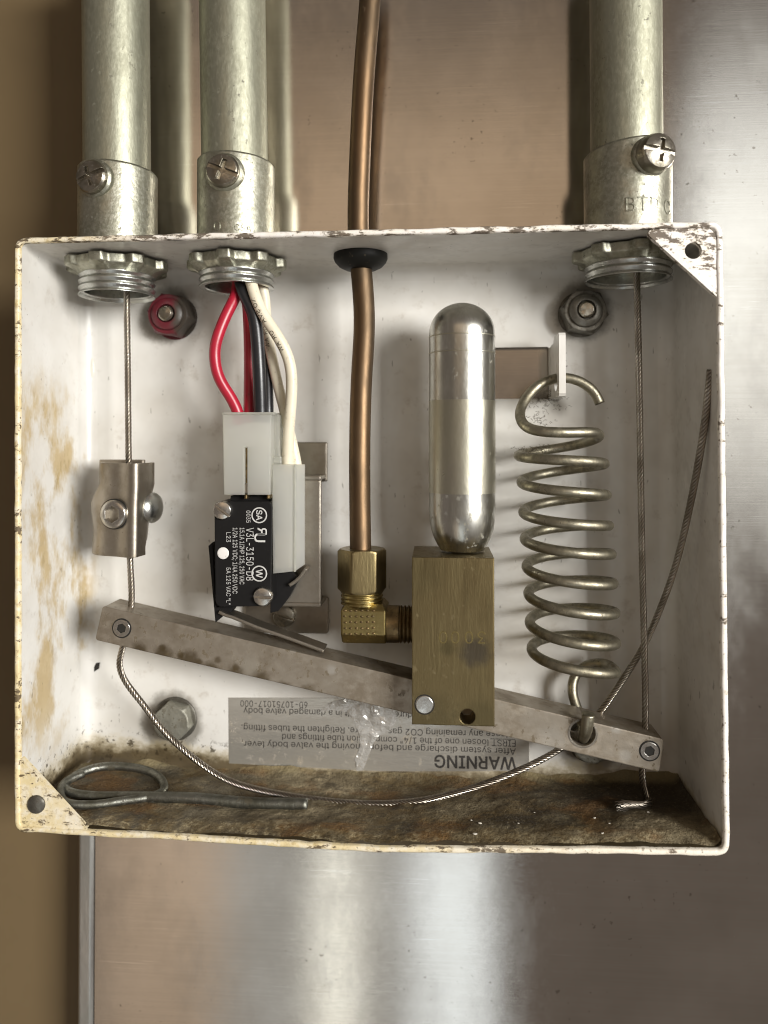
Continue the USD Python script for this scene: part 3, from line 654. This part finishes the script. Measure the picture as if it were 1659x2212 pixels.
ct.part('lettering', cat([bend_text('h  MENI', (cxx, Y(23)), R0 - .15, cz(958), .72, 1.5), bend_text('l', (cxx, Y(23)), R0 - .2, cz(1000), .75, 1.2)]), 'faint_ink', cb)

# ------------------------------------------------------------------ spring
spr = []
n_t, hcs, Rs = 8, 22.0, 14.6
lefts = [(1121, 985), (1127, 1043), (1131, 1108), (1134, 1166), (1138, 1226), (1142, 1285), (1145, 1347), (1149, 1405)]
rights = [(1299, 938), (1304, 1003), (1308, 1070), (1313, 1135), (1319, 1196), (1323, 1259), (1327, 1322), (1328, 1386), (1328, 1451)]
kn_t, kn_x, kn_z, kn_R = [], [], [], []
for k in range(9):
    r_ = W(*rights[k], hcs); kn_t.append(2 * math.pi * k); kn_z.append(r_[2])
    l_ = W(*lefts[min(k, 7)], hcs) if k < 8 else W(1149, 1470, hcs)
    kn_x.append((r_[0] + l_[0]) / 2); kn_R.append((r_[0] - l_[0]) / 2)
    if k < 8: kn_t.append(2 * math.pi * k + math.pi); kn_x.append(kn_x[-1]); kn_R.append(kn_R[-1]); kn_z.append(l_[2])
tt = np.arange(0, 8 * 2 * math.pi + .01, math.pi / 14)
xx = np.interp(tt, np.array(kn_t), kn_x); RR = np.interp(tt, kn_t, kn_R)
zz = CubicSpline(np.array(kn_t)[np.argsort(kn_t)], np.array(kn_z)[np.argsort(kn_t)])(tt)
coil = np.stack([xx + RR * np.cos(tt), Y(hcs) + Rs * np.sin(tt), zz], 1)      # right -> back -> left -> front -> right
# hook at the top (from its free end to the first coil)
hook = [W(1296, 872, 14.5), W(1282, 846, 14.5), W(1256, 826, 14.5), W(1228, 817, 14.5), W(1200, 818, 14.5), W(1168, 830, 15.5), W(1140, 856, 18), W(1124, 888, 22), W(1130, 915, 28), W(1155, 929, 33.5), W(1200, 934, 36), W(1255, 934, 34), W(1286, 935, 29.5)]
tail = [W(1300, 1462, 31), W(1270, 1440, 8.5), W(1246, 1452, 8), W(1237, 1480, 9.5), W(1240, 1510, 10.5), W(1250, 1540, 10.5), W(1258, 1570, 11), W(1258, 1588, 15), W(1259, 1596, 22), W(1263, 1588, 28.5), W(1268, 1566, 31), W(1271, 1541, 31.5)]
c_end = coil[-1]
tail[0] = W(1325, 1447, 17); 
allp = np.vstack([np.array(hook), coil[1:-1], np.array([W(1312, 1436, 12), W(1282, 1434, 8.5), W(1250, 1450, 7.5)]), np.array(tail[3:])])
sq = spline(allp, .8); sprt = tube(sq, np.interp(np.arange(len(sq)), [0, len(sq) - 14, len(sq) - 8, len(sq)], [1.76, 1.76, 2.05, 2.1]), 14)
one('coil_spring', sprt, 'spring_steel', 'steel coil spring stretched between the white bracket and the lever hole', 'spring', smooth=True)

# ------------------------------------------------------------------ wire rope
def rope(pts, r, flare=None, pitch=8.5, strands=6, step=.6):
    p = spline(pts, step); t, u, v = frames(p); s = np.r_[0, np.cumsum(np.linalg.norm(np.diff(p, axis=0), axis=1))]
    ms = []; f = np.ones(len(p)) if flare is None else np.interp(s / s[-1], *flare)
    for k in range(strands):
        a = 2 * math.pi * (k / strands - s / pitch) ; a = -a
        q = p + (f * r * .64)[:, None] * (np.cos(a)[:, None] * u + np.sin(a)[:, None] * v)
        ms.append(tube(q, r * .31 * f, 6))
    ms.append(tube(p[::3], r * .4, 6)); return ms, p
c1 = [W(275, 560, 20), W(274, 640, 20), W(276, 800, 20), W(278, 990, 20.5), W(280, 1100, 20.5), W(281, 1210, 20.5), W(284, 1300, 21), W(276, 1350, 21), W(265, 1398, 21), W(258, 1432, 20), W(270, 1470, 18), W(310, 1523, 16), W(352, 1577, 15.5), W(425, 1643, 15.5), W(500, 1688, 17), W(600, 1714, 18), W(720, 1731, 19), W(850, 1735, 19), W(960, 1719, 18), W(1080, 1681, 15), W(1195, 1627, 11.5), W(1245, 1590, 10.5), W(1290, 1545, 14.5), W(1332, 1488, 15.5), W(1385, 1405, 16), W(1420, 1330, 19), W(1458, 1225, 24), W(1495, 1070, 32), W(1520, 930, 37.5), W(1537, 800, 39.5)]
ms, p = rope(c1, 1.22, ([0, .88, .97, 1], [1, 1, 1.1, 1.3]))
wr = Thing('wire_rope', 'twisted steel wire rope from the left conduit through clamp and lever, free end at right', 'cable', W(275, 620, 20))
for i_, m in enumerate(ms): wr.part('strand' if i_ < 6 else 'core', m, 'cable_steel' if i_ < 6 else 'dark_gap', smooth=True)
c2 = [W(1374, 540, 20), W(1376, 610, 20), W(1382, 900, 20), W(1388, 1250, 20.5), W(1394, 1575, 21), W(1390, 1630, 21), W(1387, 1668, 21), W(1391, 1700, 20), W(1400, 1732, 20)]
ms, p = rope(c2, 1.22)
wr2 = Thing('wire_rope', 'straight steel wire rope hanging from the right conduit into the right end of the lever', 'cable', W(1376, 620, 20))
for i_, m in enumerate(ms): wr2.part('strand' if i_ < 6 else 'core', m, 'cable_steel' if i_ < 6 else 'dark_gap', smooth=True)
fr = []
def fp(px, py, h, lift): p = W(px, py, h); return np.array([p[0], Y(h), max(p[2], floor_z(p[0], h) + lift)])
base = [W(1400, 1726, 20), fp(1404, 1738, 22, 1.6), fp(1395, 1746, 24, 1.5), fp(1370, 1748, 25, 1.6), fp(1345, 1746, 26, 1.7), fp(1326, 1742, 26.5, 2.2)]
for k in range(40):
    a0, r0 = rng.uniform(0, 6.28), math.sqrt(rng.uniform(.05, 1.0)); da = rng.uniform(2.0, 3.0); L = rng.uniform(.85, 1.0)
    q = spline(base, .9); n_ = int(len(q) * L); q = q[:n_]; s_ = np.linspace(0, 1, n_); t_, u_, v_ = frames(q)
    amp = r0 * (1.05 + .75 * s_ ** 2); an = a0 + da * s_ * 2
    fr.append(tube(q + (amp * np.cos(an))[:, None] * u_ + (amp * np.sin(an))[:, None] * v_, .17, 5))
wr2.part('frayed_end', cat(fr), 'cable_steel', smooth=True, label='bright frayed rope end bent left on the box floor')

# ------------------------------------------------------------------ cable clamp
zc0, zc1 = W(260, 1202, 30)[2], W(270, 1001, 30)[2]
cl = Thing('cable_clamp', 'bent sheet steel clamp with hex socket screw gripping the left wire rope', 'clamp', (W(262, 1100, 24)[0], Y(14), zc0))
def clampsec(t):
    """section at t (0 bottom, 1 top): folded sheet, (x px, h) round the outside"""
    sx = np.interp(t, [0, .55, .75, 1], [-17, -10, 0, 0]); bul = np.interp(t, [.25, .5, .62, .8], [0, 7, 7, 0])
    o = [(216 + sx - bul, 19), (219 + sx - bul, 24.5), (232 + sx * .9, 26.6), (250 + sx * .6, 27.2), (261 + sx * .4, 27.6), (270 + sx * .3, 28.3), (279 + sx * .2, 29.0), (289 + sx * .2, 29.1), (299 + sx * .2, 28.2), (308 + sx * .2, 25.8), (320 + sx * .35, 22.5), (331 + sx * np.interp(t, [0, .12, .2], [2.2, 1.0, .9]), 20), (333 + sx * np.interp(t, [0, .12, .2], [2.2, 1.0, .9]), 16)]
    return o
rows = []
for t in np.linspace(0, 1, 26):
    z = zc0 + (zc1 - zc0) * t; o = clampsec(t); py = 1202 + (1001 - 1202) * t
    P = np.array([W(px, py, h) for px, h in o]); P[:, 2] = z - .6 * np.sin(np.linspace(0, math.pi, len(P))) * (1 - t)
    P = CubicSpline(np.arange(len(P)), P)(np.linspace(0, len(P) - 1, 60))
    inn = P.copy(); ctr = P.mean(0); d_ = np.stack([np.gradient(P[:, 1]), -np.gradient(P[:, 0])], 1); d_ /= np.linalg.norm(d_, axis=1)[:, None]
    if ((ctr[:2] - P[30, :2]) @ d_[30]) < 0: d_ = -d_
    inn[:, :2] += d_ * 1.5
    rows.append(np.vstack([P, inn[::-1]]))
csheet = loft(np.array(rows), False)
def strip_cap(row): 
    n2 = len(row) // 2; f = []
    for k in range(n2 - 1): f += [[k, k + 1, 2 * n2 - 2 - k], [k, 2 * n2 - 2 - k, 2 * n2 - 1 - k]]
    return trimesh.Trimesh(row, np.array(f), process=False)
cp = cl.part('folded_sheet', cat([csheet, strip_cap(rows[0]), strip_cap(rows[-1])]), 'clamp_steel', smooth=40)
cl.part('back_plate', cbox(W(216, 1100, 12)[0], W(312, 1100, 12)[0], 11, 13, zc0 + 1, zc1 + .9, .3), 'clamp_steel', smooth=False)
hs = W(244, 1111, 29); ax = unit((-.12, -1, 0)); X_, U_ = unit(np.cross(EZ, -ax)), EZ
X_ = unit(np.cross(U_, ax)) if (np.cross(X_, U_) @ ax) < 0 else X_
o_ = np.array([hs[0], Y(28.2), hs[2]])
scs = cl.part('socket_screw', diff(rev([(0, -6), (5.0, -6), (5.0, .5), (4.7, 1.0), (3.9, 1.35), (0, 1.35)], o_, ax, 40), rev([(0, -2.6), (3.0, -1.5), (3.0, 3), (0, 3)], o_, ax, 6)), 'clean_steel', smooth=30)
cl.part('hex_socket', rev([(0, -2.5), (2.95, -1.45), (2.95, -1.3), (0, -2.3)], o_, ax, 6), 'screw_steel', scs, smooth=False)
cl.part('screw_gap', ring(o_ + ax * -.25, 5.35, 4.9, X_, U_, .3), 'dark_gap', scs)
rv = W(333, 1097, 20); ar = unit((.965, -.26, 0))
cl.part('side_rivet', rev([(0, -1), (5.4, -1), (5.5, -.5), (4.9, .5), (3.2, 1.4), (0, 1.9)], np.array([rv[0], Y(20), rv[2]]), ar, 36), 'zinc_thread')
cl.part('rivet_gap', rev([(0, 0), (4.9, 0), (4.9, 3.2), (0, 3.2)], np.array([rv[0], Y(20), rv[2]]) - ar * 4.2, ar, 30), 'dark_gap')

# ------------------------------------------------------------------ switch bracket
def fbox(x0, x1, y0, y1, h0, h1, c=.4):
    hm = h1; a, b_ = W(x0, y1, hm), W(x1, y0, hm); return cbox(a[0], b_[0], h0, h1, a[2], b_[2], c)
sb = Thing('switch_bracket', 'stepped grey sheet metal bracket screwed to the box behind the micro switch', 'bracket', W(620, 1340, 0))
mid = fbox(600, 694, 1036, 1303, 12.2, 13.8)
sb.part('mounting_plate', mid, 'bracket_steel', smooth=False)
sb.part('top_flange', fbox(640, 707, 955, 1040, .8, 2.4), 'bracket_steel', smooth=False)
a, b_ = W(646, 1042, 13.8), W(706, 1036, 13.8)
zs_ = W(650, 1037, 13.8)[2]; sb.part('step', cbox(W(612, 1036, 13)[0], W(694, 1036, 13)[0], .8, 13.8, zs_, zs_ + 1.6, .3), 'bracket_steel', smooth=False)
zs_ = W(650, 1303, 13.8)[2]; sb.part('step', cbox(W(600, 1303, 13)[0], W(694, 1303, 13)[0], .3, 13.6, zs_ - 1.4, zs_ + .2, .3), 'bracket_steel', smooth=False)
ft = sb.part('foot', front(pxpoly([(529, 1290), (709, 1290), (709, 1369), (527, 1366)], 2).buffer(-1).buffer(1), .3, 1.9), 'bracket_steel', smooth=False)
c = W(615, 1329, 2); sb.part('foot_screw', slotted_head((c[0], Y(1.9), c[2]), -EY, 4.3, 2.6, .75, 1.25, cross=False), 'screw_steel', ft, smooth=30)

# ------------------------------------------------------------------ micro switch
HS0, HS1 = 14.6, 28.0
sw = Thing('micro_switch', 'black micro switch printed with white ratings, two screws and a white dot', 'switch', W(525, 1310, HS0))
bodyp = pxpoly([(463, 1083), (588, 1083), (585, 1309), (466, 1311)], HS1).buffer(-2.2).buffer(2.2)
bd = sw.part('case', front(bodyp, HS0, HS1), 'black_case', smooth=False)
sw.part('top_ridge', cat([fbox(497, 586, 1071, 1084, HS0 + 1, HS1 - 3.5)]), 'black_case', smooth=False)
X, U = -EZ, EX                                    # print reads downwards
def stext(s, px_base, y0, y1, h, bold=False):
    p = W(px_base, y0, HS1); w = p[2] - W(px_base, y1, HS1)[2]
    return text(s, (p[0], Y(HS1) + .02, p[2]), X, U, h=h, w=w, depth=.08, bold=bold)
s1 = S(HS1)
pr = [stext('0035', 534 + 4 - 6, 1103, 1129, 1.45), stext('V3L-3150-D8', 532, 1140, 1254, 2.6), stext('15.1A 1/2HP 125, 250 VAC', 518, 1140, 1262, 1.6), stext('1/2A 125 VDC; 1/4A 250 VDC', 503, 1140, 1282, 1.6), stext('L23', 489, 1150, 1171, 1.5), stext('5A 125 VAC "L"', 489, 1226, 1306, 1.5)]
def logo(px, py, s, h):
    c = W(px, py, HS1); c[1] = Y(HS1) + .02
    m = text(s, (0, 0, 0), X, U, h=h, depth=.08, bold=True); m.apply_translation([c[0] - m.bounds[:, 0].mean(), c[1], c[2] - m.bounds[:, 2].mean()])
    return [ring(c, 2.75, 2.3, X, U, .1), m]
pr += logo(560, 1113, 'SA', 2.0) + logo(560, 1239, 'W', 2.2)
c = W(557, 1140, HS1); m = text('R', (0, 0, 0), X, U, h=3.1, depth=.08, bold=True, mirror=True); m.apply_translation([c[0], Y(HS1) + .02, c[2]]); pr.append(m)
c = W(550, 1152, HS1); m = text('U', (0, 0, 0), X, U, h=3.6, depth=.08, bold=True); m.apply_translation([c[0], Y(HS1) + .02, c[2]]); pr.append(m)
sw.part('print', cat(pr), 'white_print', bd, smooth=False)
c = W(482, 1195, HS1); sw.part('white_dot', rev([(0, -1), (2.05, -1), (2.05, .05), (1.8, .2), (0, .2)], (c[0], Y(HS1), c[2]), -EY, 24), 'white_plug', bd)
for (px, py, rot, r_) in ((479, 1103, 2.35, 3.25), (566, 1290, 1.62, 3.25)):
    c = W(px, py, HS1 + 2); sw.part('slotted_screw', slotted_head((c[0], Y(HS1), c[2]), -EY, r_, 2.0, 1.0, rot + math.pi / 2 if False else {2.35: -.65 + math.pi / 2, 1.62: math.pi / 2 - .06}[rot] , cross=False, shank=1), 'clean_steel', smooth=30)
sw.part('side_flange', front(pxpoly([(453, 1178), (462, 1170), (468, 1310), (508, 1308), (500, 1322), (489, 1325), (468, 1343)], 22), 17, 23.5), 'black_case', smooth=False)
al = [W(478, 1318, 22), W(492, 1325, 22), W(506, 1329, 22), W(560, 1351, 22), W(640, 1379, 22), W(702, 1402, 22)]
line = LineString([(q[0], q[2]) for q in al]).buffer(.55, cap_style='flat')
sw.part('actuator_arm', front(line, 17.5, 25), 'bracket_steel', smooth=False)
sw.part('lower_terminal_base', front(pxpoly([(586, 1232), (634, 1234), (646, 1250), (625, 1290), (603, 1318), (586, 1322)], 17), 14.2, 18.5), 'black_case', smooth=False)
bl_ = LineString([(q[0], q[2]) for q in (W(628, 1262, 18), W(640, 1254, 18), W(652, 1243, 18), W(664, 1226, 18))]).buffer(.6, cap_style='flat')
sw.part('terminal_blade', front(bl_, 15, 20.5), 'bracket_steel', smooth=False)
for (x0, x1, y0, y1) in ((528, 534, 968, 1078), (576, 582, 1040, 1078)):
    sw.part('terminal_blade', fbox(x0, x1, y0, y1, 19, 27.5, .2), 'brass_dark', smooth=False)

# ------------------------------------------------------------------ nylon terminal covers
t1 = Thing('terminal_cover', 'larger translucent nylon terminal cover holding the red and black wires', 'terminal cover', W(530, 1070, 20))
b1 = pxpoly([(481, 893), (586, 893), (582, 1069), (484, 1069)], 29.5)
sl_ = pxpoly([(527.5, 966), (534.5, 966), (534.5, 1090), (527.5, 1090)], 29.5)
t1.part('shell', front(b1.difference(sl_), 17.5, 29.5), 'nylon', smooth=False)
t1.part('terminal', fbox(489, 576, 1044, 1067, 19, 28.7), 'bracket_steel', smooth=False)
t1.part('side_rib', cat([fbox(584, 606, 895, 1000, 12, 23.5), fbox(577, 592, 968, 1066, 12, 24)]), 'nylon', smooth=False)
t1.part('collar', fbox(478, 592, 890, 896, 16.5, 30.2), 'nylon', smooth=False)
t2 = Thing('terminal_cover', 'smaller translucent nylon terminal cover holding the white wires', 'terminal cover', W(620, 1240, 15))
V2 = []
for py, cut in ((1003, 0), (1239, 1)):
    for px, h in ((588, 27), (637, 27), (658, 21), (659, 13.9), (588, 13.9)):
        yy = py - (20 if cut and px > 645 else (0 if not cut else (5 if px > 630 else 0)))
        V2.append(W(px + (2 if py > 1100 and px < 600 else 0), yy, h))
t2.part('shell', trimesh.convex.convex_hull(np.array(V2)), 'nylon', smooth=False)
t2.part('terminal', fbox(592, 629, 1150, 1230, 15.5, 26.2), 'bracket_steel', smooth=False)
t2.part('rib', fbox(634, 639, 1004, 1236, 26.5, 27.6, .2), 'nylon', smooth=False)
t2.part('side_rib', fbox(586, 608, 985, 1003, 14, 24), 'nylon', smooth=False)

# ------------------------------------------------------------------ insulated wires
def wire(pts, r, material, label, print_=None):
    p = spline([W(*q) for q in pts], .8); T = Thing('insulated_wire', label, 'wire', p[0])
    ins = T.part('insulation', tube(p, r, 20), material, smooth=True)
    if print_:
        s, ang, h, start = print_
        m = text(s, (0, 0, 0), EX, EY, h=h, depth=.05); v = m.vertices
        t, u, w_ = frames(p); L = np.r_[0, np.cumsum(np.linalg.norm(np.diff(p, axis=0), axis=1))]
        sx = start + v[:, 0]; ok = sx < L[-1]; sx = np.minimum(sx, L[-1] - .01)
        C = np.stack([np.interp(sx, L, p[:, k]) for k in range(3)], 1); uu = np.stack([np.interp(sx, L, u[:, k]) for k in range(3)], 1); ww = np.stack([np.interp(sx, L, w_[:, k]) for k in range(3)], 1)
        th = ang + v[:, 1] / r; rr = (r + .01 + v[:, 2])[:, None]
        m.vertices = C + rr * (np.cos(th)[:, None] * uu + np.sin(th)[:, None] * ww)
        T.part('print', m, 'faint_ink', ins, smooth=False)
    return T
wire([(514, 600, 21), (510, 635, 23), (495, 668, 25), (470, 729, 27), (464, 770, 27), (474, 817, 26.5), (498, 858, 25), (514, 893, 24), (518, 915, 23)], 2.0, 'red_pvc', 'red wire that bows out to the left above the nylon cover')
wire([(527, 600, 18), (534, 650, 17.5), (538, 720, 17.5), (539, 800, 18), (538, 893, 21), (538, 912, 21)], 2.0, 'red_pvc', 'red wire running straight down behind the black wires')
wire([(560, 600, 16), (566, 660, 16), (572, 736, 16.5), (577, 810, 18), (579, 893, 20), (579, 912, 20)], 2.0, 'black_pvc', 'black wire half hidden behind the front black wire')
wire([(518, 595, 24), (528, 634, 25.5), (546, 674, 26), (556, 736, 26), (560, 804, 26), (563, 893, 25), (563, 912, 25)], 2.35, 'black_pvc', 'glossy black wire in front of the others, below the connector')
wire([(560, 600, 20), (571, 640, 19), (576, 700, 19.5), (588, 775, 20), (602, 838, 20), (614, 885, 20), (628, 945, 20), (640, 1002, 20), (641, 1015, 20)], 1.9, 'white_pvc', 'white wire passing behind the other white wire', ('OR  AW', -.15, 1.6, 18))
wire([(540, 600, 27), (549, 632, 28), (568, 677, 28), (598, 724, 27.5), (622, 772, 26.5), (630, 823, 25.5), (627, 889, 24.5), (623, 950, 23.5), (622, 1002, 22), (622, 1016, 21)], 2.0, 'white_pvc', 'white printed wire curving in front, nearest the copper tube', ('NO SMA     OR  AW', .1, 1.7, 8))

# ------------------------------------------------------------------ wall bolts
def hexprism(c, ax, rc, h, rot=0, cham=.8):
    x, y, z = basis(ax); N = 72; a = np.linspace(0, 2 * np.pi, N, endpoint=False)
    hexr = rc * math.cos(math.pi / 6) / np.cos((a - rot) % (math.pi / 3) - math.pi / 6); rows = []
    for d, lim in ((0, 99), (h - cham, 99), (h, rc * .87), (h, .01)):
        r = np.minimum(hexr, lim); rows.append(np.asarray(c) + d * z + (r * np.cos(a))[:, None] * x + (r * np.sin(a))[:, None] * y)
    return loft(np.array(rows), True)
for (px, py, m_, lab) in ((357, 676, 'red_nut', 'hex nut on a stud half painted red, beside the left rope'), (1268, 668, 'dark_bolt', 'dark grey hex nut on a stud between the spring bracket and the right connector')):
    c = W(px, py, 11); c = np.array([c[0], Y(0), c[2]])
    T = Thing('wall_nut', lab, 'nut', c, group=None)
    T.part('washer', rev([(0, 0), (8.6, 0), (8.5, .9), (0, 1.0)], c, -EY, 36), 'dark_bolt' if m_ != 'red_nut' else 'red_nut')
    nt = T.part('nut', hexprism(c - EY * .9, -EY, 8.6, 7.6, .35, 1.2), m_, smooth=25)
    T.part('collar', rev([(0, 0), (6.2, 0), (5.9, 1.2), (4.6, 2.0), (3.4, 2.0), (3.3, .6), (0, .6)], c - EY * 8.4, -EY, 36), m_, nt)
    T.part('stud', rough(rev([(0, 0), (2.9, 0), (2.9, 10.9), (2.3, 11.6), (0, 11.7)], c, -EY, 24), .15, .6), 'screw_steel')
for (px, py, lab, r_) in ((372, 1560, 'greasy hex bolt head behind the left rope at lower left', 7.6), (1278, 1606, 'dark bolt head mostly hidden behind the right end of the lever', 7.6)):
    c = W(px, py, 4); c = np.array([c[0], Y(0), c[2]])
    T = Thing('wall_bolt', lab, 'bolt', c)
    T.part('washer', rough(rev([(0, 0), (8.3, 0), (8.2, .8), (0, .9)], c, -EY, 40), .2, .3), 'dark_bolt')
    T.part('head', rough(hexprism(c - EY * .8, -EY, r_, 4.6, .25, 1.2), .22, .35), 'dirty_bolt', smooth=25)

# ------------------------------------------------------------------ ring pin lying on the floor
rp = [(664, 1744, 26), (560, 1743, 26.5), (430, 1738, 27), (300, 1733, 27.5), (200, 1728, 29), (150, 1712, 29), (140, 1695, 26), (165, 1672, 20), (215, 1657, 14), (275, 1655, 12), (325, 1668, 13), (352, 1690, 18), (350, 1712, 24), (328, 1724, 27), (280, 1733, 30), (225, 1742, 33.5), (175, 1745, 36), (142, 1735, 36), (130, 1712, 32), (140, 1688, 26), (180, 1671, 20)]
rpp = spline([W(a, b_, c) for a, b_, c in rp], 1.2)
for q in rpp: q[2] = max(q[2], floor_z(q[0], float(-3 - q[1])) + 1.2)
from scipy.ndimage import uniform_filter1d
rpp[:, 2] = uniform_filter1d(rpp[:, 2], 17, mode='nearest')
one('ring_pin', tube(rpp, np.interp(np.arange(len(rpp)), [0, 35, 70, len(rpp)], [1.95, 1.95, 1.5, 1.4]), 16), 'ring_wire', 'grey wire ring with a long straight tail lying on the greasy floor', 'ring pin', smooth=True)

# ------------------------------------------------------------------ warning label
lb = Thing('warning_label', 'silver foil warning label stuck upside down on the back panel behind the lever', 'label', W(820, 1590, 0))
lp_ = pxpoly([(494, 1507), (1143, 1508), (1143, 1669), (495, 1662)], .2)
sheet = lb.part('foil', front(lp_, .05, .2), 'foil_label', smooth=False)
LX, LU = -EX, -EZ
def ltext(s, x_start, x_end, y_base, cap, bold=False):
    """x_start is the right-hand px (text is upside down); y_base the px of its baseline (its upper edge in the picture)"""
    p = W(x_start, y_base, .2); w = p[0] - W(x_end, y_base, .2)[0]
    return text(s, (p[0], Y(.2), p[2]), LX, LU, h=cap / S(0), w=w, depth=.03, bold=bold)
QX, QY = lambda x: 464.5 + .46 * x, lambda y: 1426.7 + .46 * y
tx = [ltext('WARNING', QX(1415), QX(1030), QY(456), 26, True),
      ltext('After system discharge and before moving the valve body lever,', QX(1412), QX(126), QY(413), 13.5),
      ltext('FIRST loosen one of the 1/4" compression tube fittings and', QX(1412), QX(315), QY(375), 13.5),
      ltext('release any remaining CO2 gas pressure. Retighten the tubes fitting.', QX(1412), QX(124), QY(335), 13.5),
      ltext('Failure to follow this procedure could result in a damaged valve body', QX(1500) - 30, QX(134), QY(255), 13.5),
      ltext('60-10751017-000', QX(434), QX(119), QY(195), 13.5)]
ul0, ul1 = W(QX(1410), QY(371), .2), W(QX(1292), QY(373), .2)
tx.append(cbox(ul1[0], ul0[0], .2, .24, ul0[2] - .1, ul0[2] + .1, .01))
lb.part('lettering', cat(tx), 'ink', sheet, smooth=False)
# torn, wrinkled patch of foil: a displaced sheet following a ragged outline
pl = [(838, 1512), (852, 1530), (858, 1556), (842, 1578), (818, 1590), (806, 1606), (796, 1634), (784, 1664), (770, 1666), (766, 1640), (778, 1612), (776, 1586), (764, 1556), (748, 1538), (716, 1534), (690, 1538), (712, 1518), (748, 1508), (790, 1507)]
pp = pxpoly([(px, py) for px, py in pl], .3)
cand = []
bnd = pp.bounds
while len(cand) < 420:
    q = Point(rng.uniform(bnd[0], bnd[2]), rng.uniform(bnd[1], bnd[3]))
    if pp.contains(q): cand.append((q.x, q.y))
bpts = [pp.exterior.interpolate(t, normalized=True).coords[0] for t in np.linspace(0, 1, 120, endpoint=False)]
from scipy.spatial import Delaunay
A2 = np.array(cand + bpts); tri = Delaunay(A2).simplices
tri = np.array([t for t in tri if pp.buffer(.05).contains(Point(*A2[t].mean(0)))])
hh = .26 + 1.0 * np.clip(meshkit.fbm(np.c_[A2 * .42, 0 * A2[:, 0]], 3, 4) - .36, 0, 1) * np.r_[np.ones(len(cand)), np.zeros(120)] + .10 * nr.random(len(A2))
pv = np.stack([A2[:, 0], Y(hh), A2[:, 1]], 1); pm = trimesh.Trimesh(pv, tri, process=False)
fn = pm.face_normals; pm.faces[fn[:, 1] > 0] = pm.faces[fn[:, 1] > 0][:, ::-1]
lb.part('torn_patch', pm, 'torn_foil', sheet, smooth=False, label='torn wrinkled foil in the middle of the label')

# ------------------------------------------------------------------ lint and dust on spring and bracket
ln_ = []
def fluff(c, spread, n, r=.06):
    for k in range(n):
        a = np.array(c) + np.array([rng.gauss(0, spread[0]), rng.gauss(0, spread[1]), rng.gauss(0, spread[2])])
        q = [a]
        for j in range(4): q.append(q[-1] + np.array([rng.uniform(-.7, .7), rng.uniform(-.4, .4), rng.uniform(-.6, .6)]))
        ln_.append(tube(np.array(q), r, 4, False))
fluff(W(1150, 972, 18), (4, 2, .6), 70); fluff(W(1185, 860, 3), (3.2, 1.2, 2.0), 110); fluff(W(1160, 905, 8), (2.5, 1.5, 1.5), 30); fluff(W(1215, 790, 3), (1.0, .6, 4), 40)
one('lint', cat(ln_), 'lint', 'brown lint caught on the spring top and the white bracket', 'lint', kind='stuff', smooth=False)
